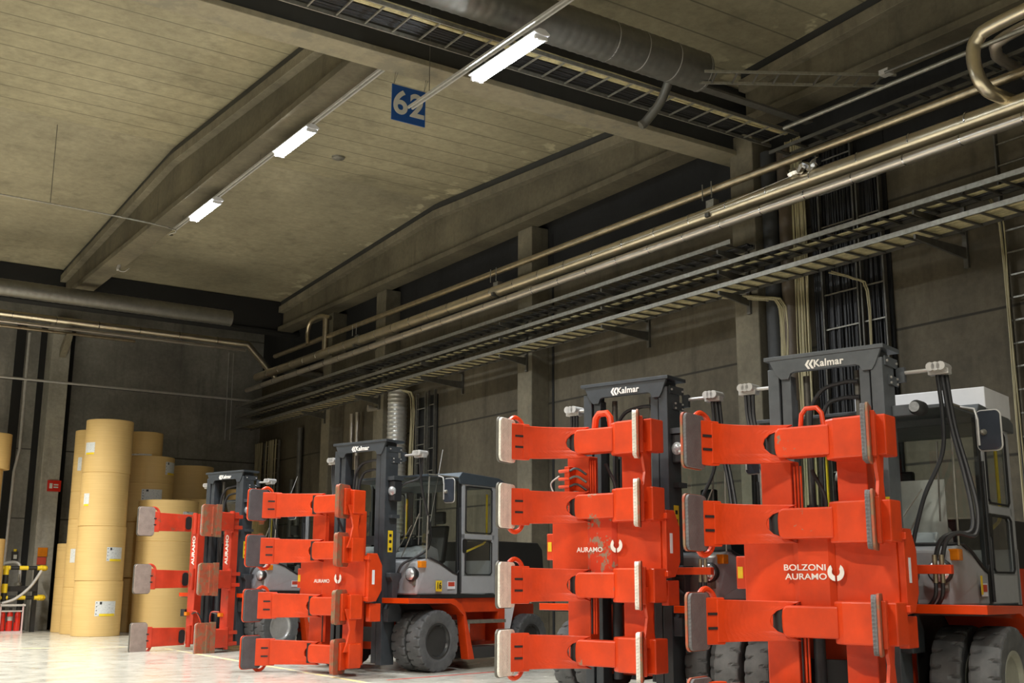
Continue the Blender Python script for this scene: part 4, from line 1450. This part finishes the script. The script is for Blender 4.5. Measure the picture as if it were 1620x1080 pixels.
    for s in (1, -1):
        side = F()
        side.prism([(1.35, 1.0), (2.7, 1.0), (2.7, .45), (2.9, .45), (2.9, 1.26), (1.35, 1.26)], 1, *sorted((s * .72, s * 1.10)))
        side.build('side_frame', p['body'], root, .01)
    for s in (1, -1):
        # fender strip
        fz, wo = p.get('fz', 0), p.get('wo', 0)
        o_ = [(-.08, 1.27 + fz), (1.12, 1.25 + fz), (1.30, 1.16 + fz), (1.42, 1.0 + fz), (1.37, .96 + fz), (1.16, 1.12 + fz), (1.02, 1.17 + fz), (-.08, 1.18 + fz)]
        fn = F()
        n_ = len(o_)
        b0, b1 = sorted((s * .74, s * (1.385 + wo)))
        fn.add([(a, b0, z) for a, z in o_] + [(a, b1, z) for a, z in o_], [tuple(range(n_)), tuple(range(2 * n_ - 1, n_ - 1, -1))] + [(i, (i + 1) % n_, n_ + (i + 1) % n_, n_ + i) for i in range(n_)])
        fen = fn.build('fender', 'red_gloss', root, .006)
        F().box(-.05, 1.05, *sorted((s * .78, s * (1.33 + wo))), 1.165 + fz, 1.178 + fz).build('fender_liner', 'black', fen)
        F().box(.30, 1.34, *sorted((s * .723, s * .733)), .36, 1.255).build('wheel_arch', 'black', root)
        dn = F()
        c0, c1 = sorted((s * (1.20 + wo), s * (1.385 + wo)))
        dp = [(1.37, .99 + fz), (1.42, 1.01 + fz), (1.68, .18), (1.52, .18)]
        dn.add([(a, c0, z) for a, z in dp] + [(a, c1, z) for a, z in dp], [(0, 1, 2, 3), (7, 6, 5, 4), (0, 1, 5, 4), (1, 2, 6, 5), (2, 3, 7, 6), (3, 0, 4, 7)])
        dn.build('fender_leg', p['body'], root, .006)
        stp = F().box(1.5, 2.75, *sorted((s * .9, s * 1.25)), .80, .86).build('step', 'gsteel', root, .006)
        F().box(1.55, 1.75, *sorted((s * .9, s * 1.2)), .60, .80).build('step_bracket', 'offw', stp)
        F().box(1.66, 2.6, *sorted((s * .85, s * 1.27)), .18, .38).build('lower_step', 'checker', root, .008)
    F().tube([(2.0, .72, .62), (2.0, 1.02, .62)], .09, 14).build('side_cap', p['body'], root)
    F().box(1.8, 2.6, .70, .88, .45, .8).build('side_tank', p['body'], root, .03)
    # wheels
    R = p.get('wr', .53)
    bi, bo = p.get('wi', .865), p.get('wo', 0) + 1.225
    for s in (1, -1):
        wheel(root, .72, s * bo, R, R, .31, p['rim'], s)
        wheel(root, .72, s * bi, R, R, .31, p['rim'], s)
        wheel(root, 3.75, s * .98, .47, .47, .28, 'rimb', s)
    F().tube([(.72, -.75, R), (.72, .75, R)], .12, 12).build('axle', 'dark', root)
    # rear body
    rb = F()
    prof = [(2.62, 1.26), (2.62, 2.33), (4.15, 2.33), (4.3, 2.2), (4.35, 1.75), (2.8, 1.7), (2.8, 1.26)]
    rb.add([(a, -.95, z) for a, z in prof] + [(a, .95, z) for a, z in prof], [tuple(range(7)), tuple(range(13, 6, -1))] + [(i, (i + 1) % 7, 7 + (i + 1) % 7, 7 + i) for i in range(7)])
    rb.build('engine_hood', 'hood', root, .02)
    F().box(2.9, 4.45, -1.0, 1.0, 1.18, 1.74).build('counterweight', p['body'], root, .03)
    for s in (1, -1):
        wp = F()
        b0, b1 = sorted((s * .95, s * 1.0))
        wp.hexa([(2.95, b0, .55), (3.15, b0, .55), (3.15, b1, .55), (2.95, b1, .55), (2.95, b0, 1.18), (3.35, b0, 1.18), (3.35, b1, 1.18), (2.95, b1, 1.18)])
        wp.build('white_side_panel', 'white', root)
    for k in range(3):
        F().tube(smooth_path([(2.72 + k * .05, .98, 2.33), (2.7 + k * .05, 1.0, 2.38), (2.68 + k * .04, 1.03, 2.1), (2.7 + k * .04, 1.03, 1.75)]), .02, 6).build('side_cable', 'dsteel', root)
    # ---------------- cab
    g = 'grey'
    ra = .62
    # lower front shell
    lo = F()
    sil = [(.42, 1.32), (.42, 1.90), (.66, 1.96), (.95, 1.88), (1.36, 1.70), (1.50, 1.67), (1.50, 1.32)]
    n_ = len(sil)
    cw = CW

    def shell(mb, outline, b):
        k = len(outline)
        mb.add([(a, -b if a > .45 else -b + .06, z) for a, z in outline] + [(a, b if a > .45 else b - .06, z) for a, z in outline],
               [tuple(range(k)), tuple(range(2 * k - 1, k - 1, -1))] + [(i, (i + 1) % k, k + (i + 1) % k, k + i) for i in range(k)])
    shell(lo, sil, cw)
    cab = lo.build('cab_body', g, root, .03)
    ds = F()
    dsp = [(.62, 1.92), (.72, 2.08), (1.0, 2.20), (1.2, 2.14), (1.3, 1.75), (1.3, 1.6), (.62, 1.6)]
    ds.add([(a, -.88, z) for a, z in dsp] + [(a, .88, z) for a, z in dsp], [tuple(range(7)), tuple(range(13, 6, -1))] + [(i, (i + 1) % 7, 7 + (i + 1) % 7, 7 + i) for i in range(7)])
    ds.build('dashboard', g, cab, .02)
    F().box(.9, 1.15, .0, .5, 2.2, 2.32).build('instrument_box', 'dark', cab, .01)
    # rubber seal following the window sill
    for s in (1, -1):
        F().tube([(.56, s * .2, 1.965), (.60, s * (cw - .1), 1.965), (.68, s * (cw + .005), 1.965), (.95, s * (cw + .005), 1.885), (1.30, s * (cw + .005), 1.725), (1.42, s * (cw + .005), 1.69), (1.48, s * (cw + .005), 1.75)], .018, 8).build('window_seal', 'seal', cab)
    # floor sill and dark underside
    F().box(.45, 2.65, -cw, cw, 1.26, 1.32).build('cab_sill', 'black', cab)
    # pillars
    for s in (1, -1):
        b0, b1 = sorted((s * (cw - .05), s * cw))
        F().box(1.44, 1.53, b0, b1, 1.32, 3.42).build('door_pillar', 'dark', cab, .004)
        F().box(2.50, 2.62, b0, b1, 1.32, 3.42).build('rear_pillar', 'greyf', cab, .006)
        F().tube([(.62, s * (cw - .02), 1.95), (.66, s * (cw - .02), 3.44)], .014, 8).build('glass_corner_bar', 'gsteel', cab)
        # door: frame with two windows
        dr = F()
        b0, b1 = sorted((s * (cw - .03), s * (cw + .012)))
        dr.box(1.55, 2.49, b0, b1, 1.34, 1.66)
        dr.box(1.55, 2.49, b0, b1, 2.33, 2.43)
        dr.box(1.55, 2.49, b0, b1, 3.32, 3.41)
        dr.box(1.55, 1.63, b0, b1, 1.66, 3.32)
        dr.box(2.42, 2.49, b0, b1, 1.66, 3.32)
        door = dr.build('cab_door', 'greyf', root, .008)
        for (z0, z1) in ((1.66, 2.33), (2.43, 3.32)):
            bb = s * (cw + .014)
            F().tube([(1.65, bb, z0 + .06), (1.70, bb, z0 + .02), (2.36, bb, z0 + .02), (2.41, bb, z0 + .06), (2.41, bb, z1 - .06), (2.36, bb, z1 - .02), (1.70, bb, z1 - .02), (1.65, bb, z1 - .06), (1.65, bb, z0 + .06)], .014, 6, False).build('door_seal', 'seal', door)
            F().add([(1.63, s * (cw - .008), z0), (2.42, s * (cw - .008), z0), (2.42, s * (cw - .008), z1), (1.63, s * (cw - .008), z1)], [(0, 1, 2, 3)]).build('door_glass', 'glass', door)
        F().prism(rrect(1.61, 2.20, .10, .26, .045), 1, *sorted((s * (cw + .012), s * (cw + .03)))).build('door_handle', 'black', door)
        # yellow grab bar inside
        yb = s * (cw - .09)
        F().tube([(2.38, yb, 3.2), (2.38, yb, 2.42), (2.36, yb, 2.32), (2.28, yb, 2.26), (1.78, yb, 2.10)], .02, 8).build('grab_bar', 'yellow', door)
        # side front glass
        F().add([(.66, s * (cw - .01), 1.98), (.95, s * (cw - .01), 1.9), (1.34, s * (cw - .01), 1.73), (1.44, s * (cw - .01), 1.70), (1.44, s * (cw - .01), 3.42), (.66, s * (cw - .01), 3.42)], [(0, 1, 2, 3, 4, 5)]).build('side_glass', 'glass', cab)
        # rain gutter / roof rail
        F().tube([(.62, s * cw, 3.455), (1.45, s * cw, 3.455)], .014, 6).build('roof_rail', 'gsteel', cab)
        if s > 0:
            # mirror
            mr = F().prism(rrect(s * 1.47, 3.16, .24, .42, .05), 0, .80, .86).build('mirror', 'mirror', root, .006)
            F().tube([(.85, s * 1.18, 3.44), (.80, s * 1.34, 3.40), (.79, s * 1.37, 3.28), (.79, s * 1.37, 3.0)], .012, 8).build('mirror_arm', 'offw', mr)
            F().lathe([(.035, .0), (.03, -.03), (.012, -.05)], (.80, s * 1.42, 3.14), 0, 12).build('mirror_mount', 'gsteel', mr)
            pth = rrect(s * 1.47, 3.16, .25, .43, .055)
            F().tube([(.83, y_, z_) for y_, z_ in pth + pth[:1]], .010, 6, False).build('mirror_rim', 'offw', mr)
        # gas strut / door stay
        F().tube([(1.46, s * (cw + .03), 2.9), (1.50, s * (cw + .03), 1.36)], .02, 8).build('door_stay', 'dark', cab)
        # headlight, indicator
        hl = F().lathe([(.11, .46), (.128, .41), (.128, .35), (.11, .335)], (0, s * 1.0, 1.68), 0, 24).build('headlight', 'dark', root)
        F().lathe([(.11, .338), (.09, .315), (.03, .30)], (0, s * 1.0, 1.68), 0, 24).build('headlight_glass', 'lens', hl)
        F().box(.38, .45, *sorted((s * 1.02, s * 1.07)), 1.48, 1.6).build('headlight_mount', 'gsteel', hl)
        F().box(.44, .58, *sorted((s * 1.07, s * 1.18)), 1.79, 1.91).build('indicator', 'amber', root, .012)
    # windscreen
    F().add([(.60, -cw + .03, 1.97), (.60, cw - .03, 1.97), (.64, cw - .03, 3.43), (.64, -cw + .03, 3.43)], [(0, 1, 2, 3)]).build('windscreen', 'glass', cab)
    F().tube(smooth_path([(.57, .55, 1.97), (.56, .7, 2.2), (.57, .98, 2.75)]), .010, 6).build('wiper_arm', 'gsteel', cab)
    F().tube([(.575, .97, 2.2), (.585, .99, 3.05)], .010, 6).build('wiper_blade', 'dsteel', cab)
    F().tube([(.57, .35, 1.97), (.57, .80, 2.55)], .008, 6).build('wiper_arm', 'gsteel', cab)
    F().add([(2.6, -cw + .05, 2.35), (2.6, cw - .05, 2.35), (2.6, cw - .05, 3.42), (2.6, -cw + .05, 3.42)], [(0, 1, 2, 3)]).build('rear_window', 'glass', cab)
    F().box(2.52, 2.64, -cw, cw, 1.32, 1.95).build('cab_back_panel', 'greyf', cab)
    # roof
    F().box(.60, 2.64, -cw, cw, 3.42, 3.46).build('cab_roof', 'blueg' if idx != 4 else 'mast4', cab, .006)
    rf = F()
    rp = [(1.46, 3.34), (1.42, 3.46), (1.52, 3.56), (2.6, 3.52), (2.78, 3.46), (2.78, 3.34)]
    rf.add([(a, -cw - .03, z) for a, z in rp] + [(a, cw + .03, z) for a, z in rp], [tuple(range(6)), tuple(range(11, 5, -1))] + [(i, (i + 1) % 6, 6 + (i + 1) % 6, 6 + i) for i in range(6)])
    rf.build('roof_box', 'blueg' if idx != 4 else 'mast4', cab, .012)
    if idx == 4:
        F().box(1.75, 2.70, -.38, 1.18, 3.50, 3.79).build('roof_unit', 'white', root, .01)
    if idx in (1, 2):
        F().tube([(1.2, .9, 3.46), (1.35, 1.0, 4.0)] if idx == 1 else [(.8, 1.0, 2.4), (1.1, 1.05, 3.95)], .006, 5).build('antenna', 'offw', cab)
    # interior: seat, wheel, pedals panel
    seat = F().box(1.55, 2.05, -.28, .28, 1.78, 1.95).build('seat', 'dark', cab, .05)
    F().hexa([(2.0, -.26, 1.9), (2.12, -.26, 1.9), (2.12, .26, 1.9), (2.0, .26, 1.9), (2.16, -.24, 2.62), (2.26, -.24, 2.62), (2.26, .24, 2.62), (2.16, .24, 2.62)]).build('backrest', 'dark', seat, .04)
    F().box(2.18, 2.27, -.13, .13, 2.66, 2.90).build('headrest', 'dark', seat, .03)
    ring = [(1.28 + .19 * math.cos(t) * .85, .19 * math.sin(t), 2.36 + .19 * math.cos(t) * .3) for t in [2 * PI * k / 20 for k in range(21)]]
    F().tube(ring, .015, 6, False).build('steering_wheel', 'black', cab)
    F().tube([(1.28, 0, 2.34), (1.12, 0, 2.05)], .03, 8).build('steering_column', 'black', cab)
    F().box(.76, .78, .1, .98, 2.02, 2.66).build('silver_sheet', 'offw', cab) if idx == 4 else None
    F().box(.72, .74, -.1, .35, 2.1, 2.42).build('paper_sheet', 'offw', cab) if idx in (2, 4) else None
    # side stickers
    if idx == 4:
        F().box(1.08, 1.14, cw + .031, cw + .034, 1.44, 1.64).build('number_sticker', 'yellow', cab)
    elif idx == 2:
        ns = F().box(.86, 1.02, cw + .002, cw + .006, 1.38, 1.57).build('number_sticker', 'yellow', cab)
        text_obj('16', .16, 'lettering', 'black', ns, frame4((.94, -(cw + .008), 1.475), (1, 0, 0), (0, 0, 1)), .002, .004, .8)
    ls = F().box(1.17, 1.38, cw + .002, cw + .006, 1.42, 1.56).build('safety_sticker', 'white', cab)
    F().box(1.19, 1.36, cw + .006, cw + .009, 1.47, 1.545).build('sticker_field', 'stred', ls)
    return root


base = dict(kind=4, red='red', mast='mast1', body='red', rback='red_rust', rim='rimb',
            lpath=[(-.84, .0), (-.88, -.14), (-.96, -.30), (-1.10, -.48), (-1.24, -.59), (-1.37, -.645)], lpad=(-1.61, -.73), rpad=(-1.15, .90),
            padl='paddark', padr='padgrey', loop='thin')
P1 = dict(base, kind=3, red='red_old', padl='padbrown', padr='padbrown', lpath=[(-.42, -.60), (-.75, -.64), (-1.05, -.64), (-1.36, -.68)], padh=.64, lpad=(-1.58, -.71), rpad=(-.98, .82), rim='rims')
P2 = dict(base, loop=None, padedge='red', rrot=20, ds=1.025, lpath=[(-.84, .0), (-.88, -.20), (-.95, -.45), (-1.08, -.70), (-1.18, -.88)], lpad=(-1.42, -1.09), rpad=(-1.20, .84), padr='red_rust')
P3 = dict(base, blk='red_scuff', lrot=12, rrot=30, mz=1.037, worn='red_bare', padl='padcream', padr='padcream', loop='thick', valve=True, padedge='dsteel')
P4 = dict(base, padedge='red_rust', blk='red_scuff', wr=.565, wi=1.04, wo=.20, fz=.08, lrot=3, rrot=17, mast='mast4', padl='padgrey', rim='rimo')

H = math.radians
f1 = forklift(1, (9.53, 26.2), H(18), 1.58, P1, 'farthest forklift in the row with three pairs of brown padded arms and lettered posts')
f2 = forklift(2, (9.45, 19.0), H(17.4), 1.60, P2, 'second farthest forklift, showing its whole right side, with four charcoal arm pads')
f3 = forklift(3, (9.78, 11.80), H(17.0), 2.0, P3, 'forklift with cream white arm pads, second nearest in the row')
f4 = forklift(4, (9.81, 8.40), H(16.8), 1.66, P4, 'nearest forklift at the right edge with grey mast and white box on its cab roof')


def brand(root, zc, full):
    """white lettering on the centre plate, worn"""
    a = -.797
    if full:
        text_obj('BOLZONI', .085, 'lettering', 'logor', root, frame4((a, -.045, zc + .045), (0, -1, 0), (0, 0, 1)), .002, .0012, 1.25)
        text_obj('AURAMO', .085, 'lettering', 'logor', root, frame4((a, -.055, zc - .045), (0, -1, 0), (0, 0, 1)), .002, .0012, 1.25)
    else:
        text_obj('AURAMO', .085, 'lettering', 'logor', root, frame4((a, .03, zc - .05), (0, -1, 0), (0, 0, 1)), .002, .0012, 1.1)
    c = .375
    sh = []
    for s in (-1, 1):
        outer = [(c + s * .088 * math.sin(t), zc - .088 * math.cos(t)) for t in [PI * .04 + PI * .76 * k / 8 for k in range(9)]]
        inner = [(c + s * .043 * math.sin(t), zc - .043 * math.cos(t) + .006) for t in [PI * .08 + PI * .60 * k / 8 for k in range(9)]]
        F().prism(outer + inner[::-1], 0, a - .002, a + .004).build('maker_mark', 'logo', root)


def on_plate(root, zc, full):
    plate = [c for c in root.children if c.name.startswith('centre_plate')][0]
    rp = [c for c in plate.children][0]
    brand(plate, zc, full)
    if not full:
        return


on_plate(f4, 1.66, True)
on_plate(f3, 2.0, False)
on_plate(f2, 1.60, False)
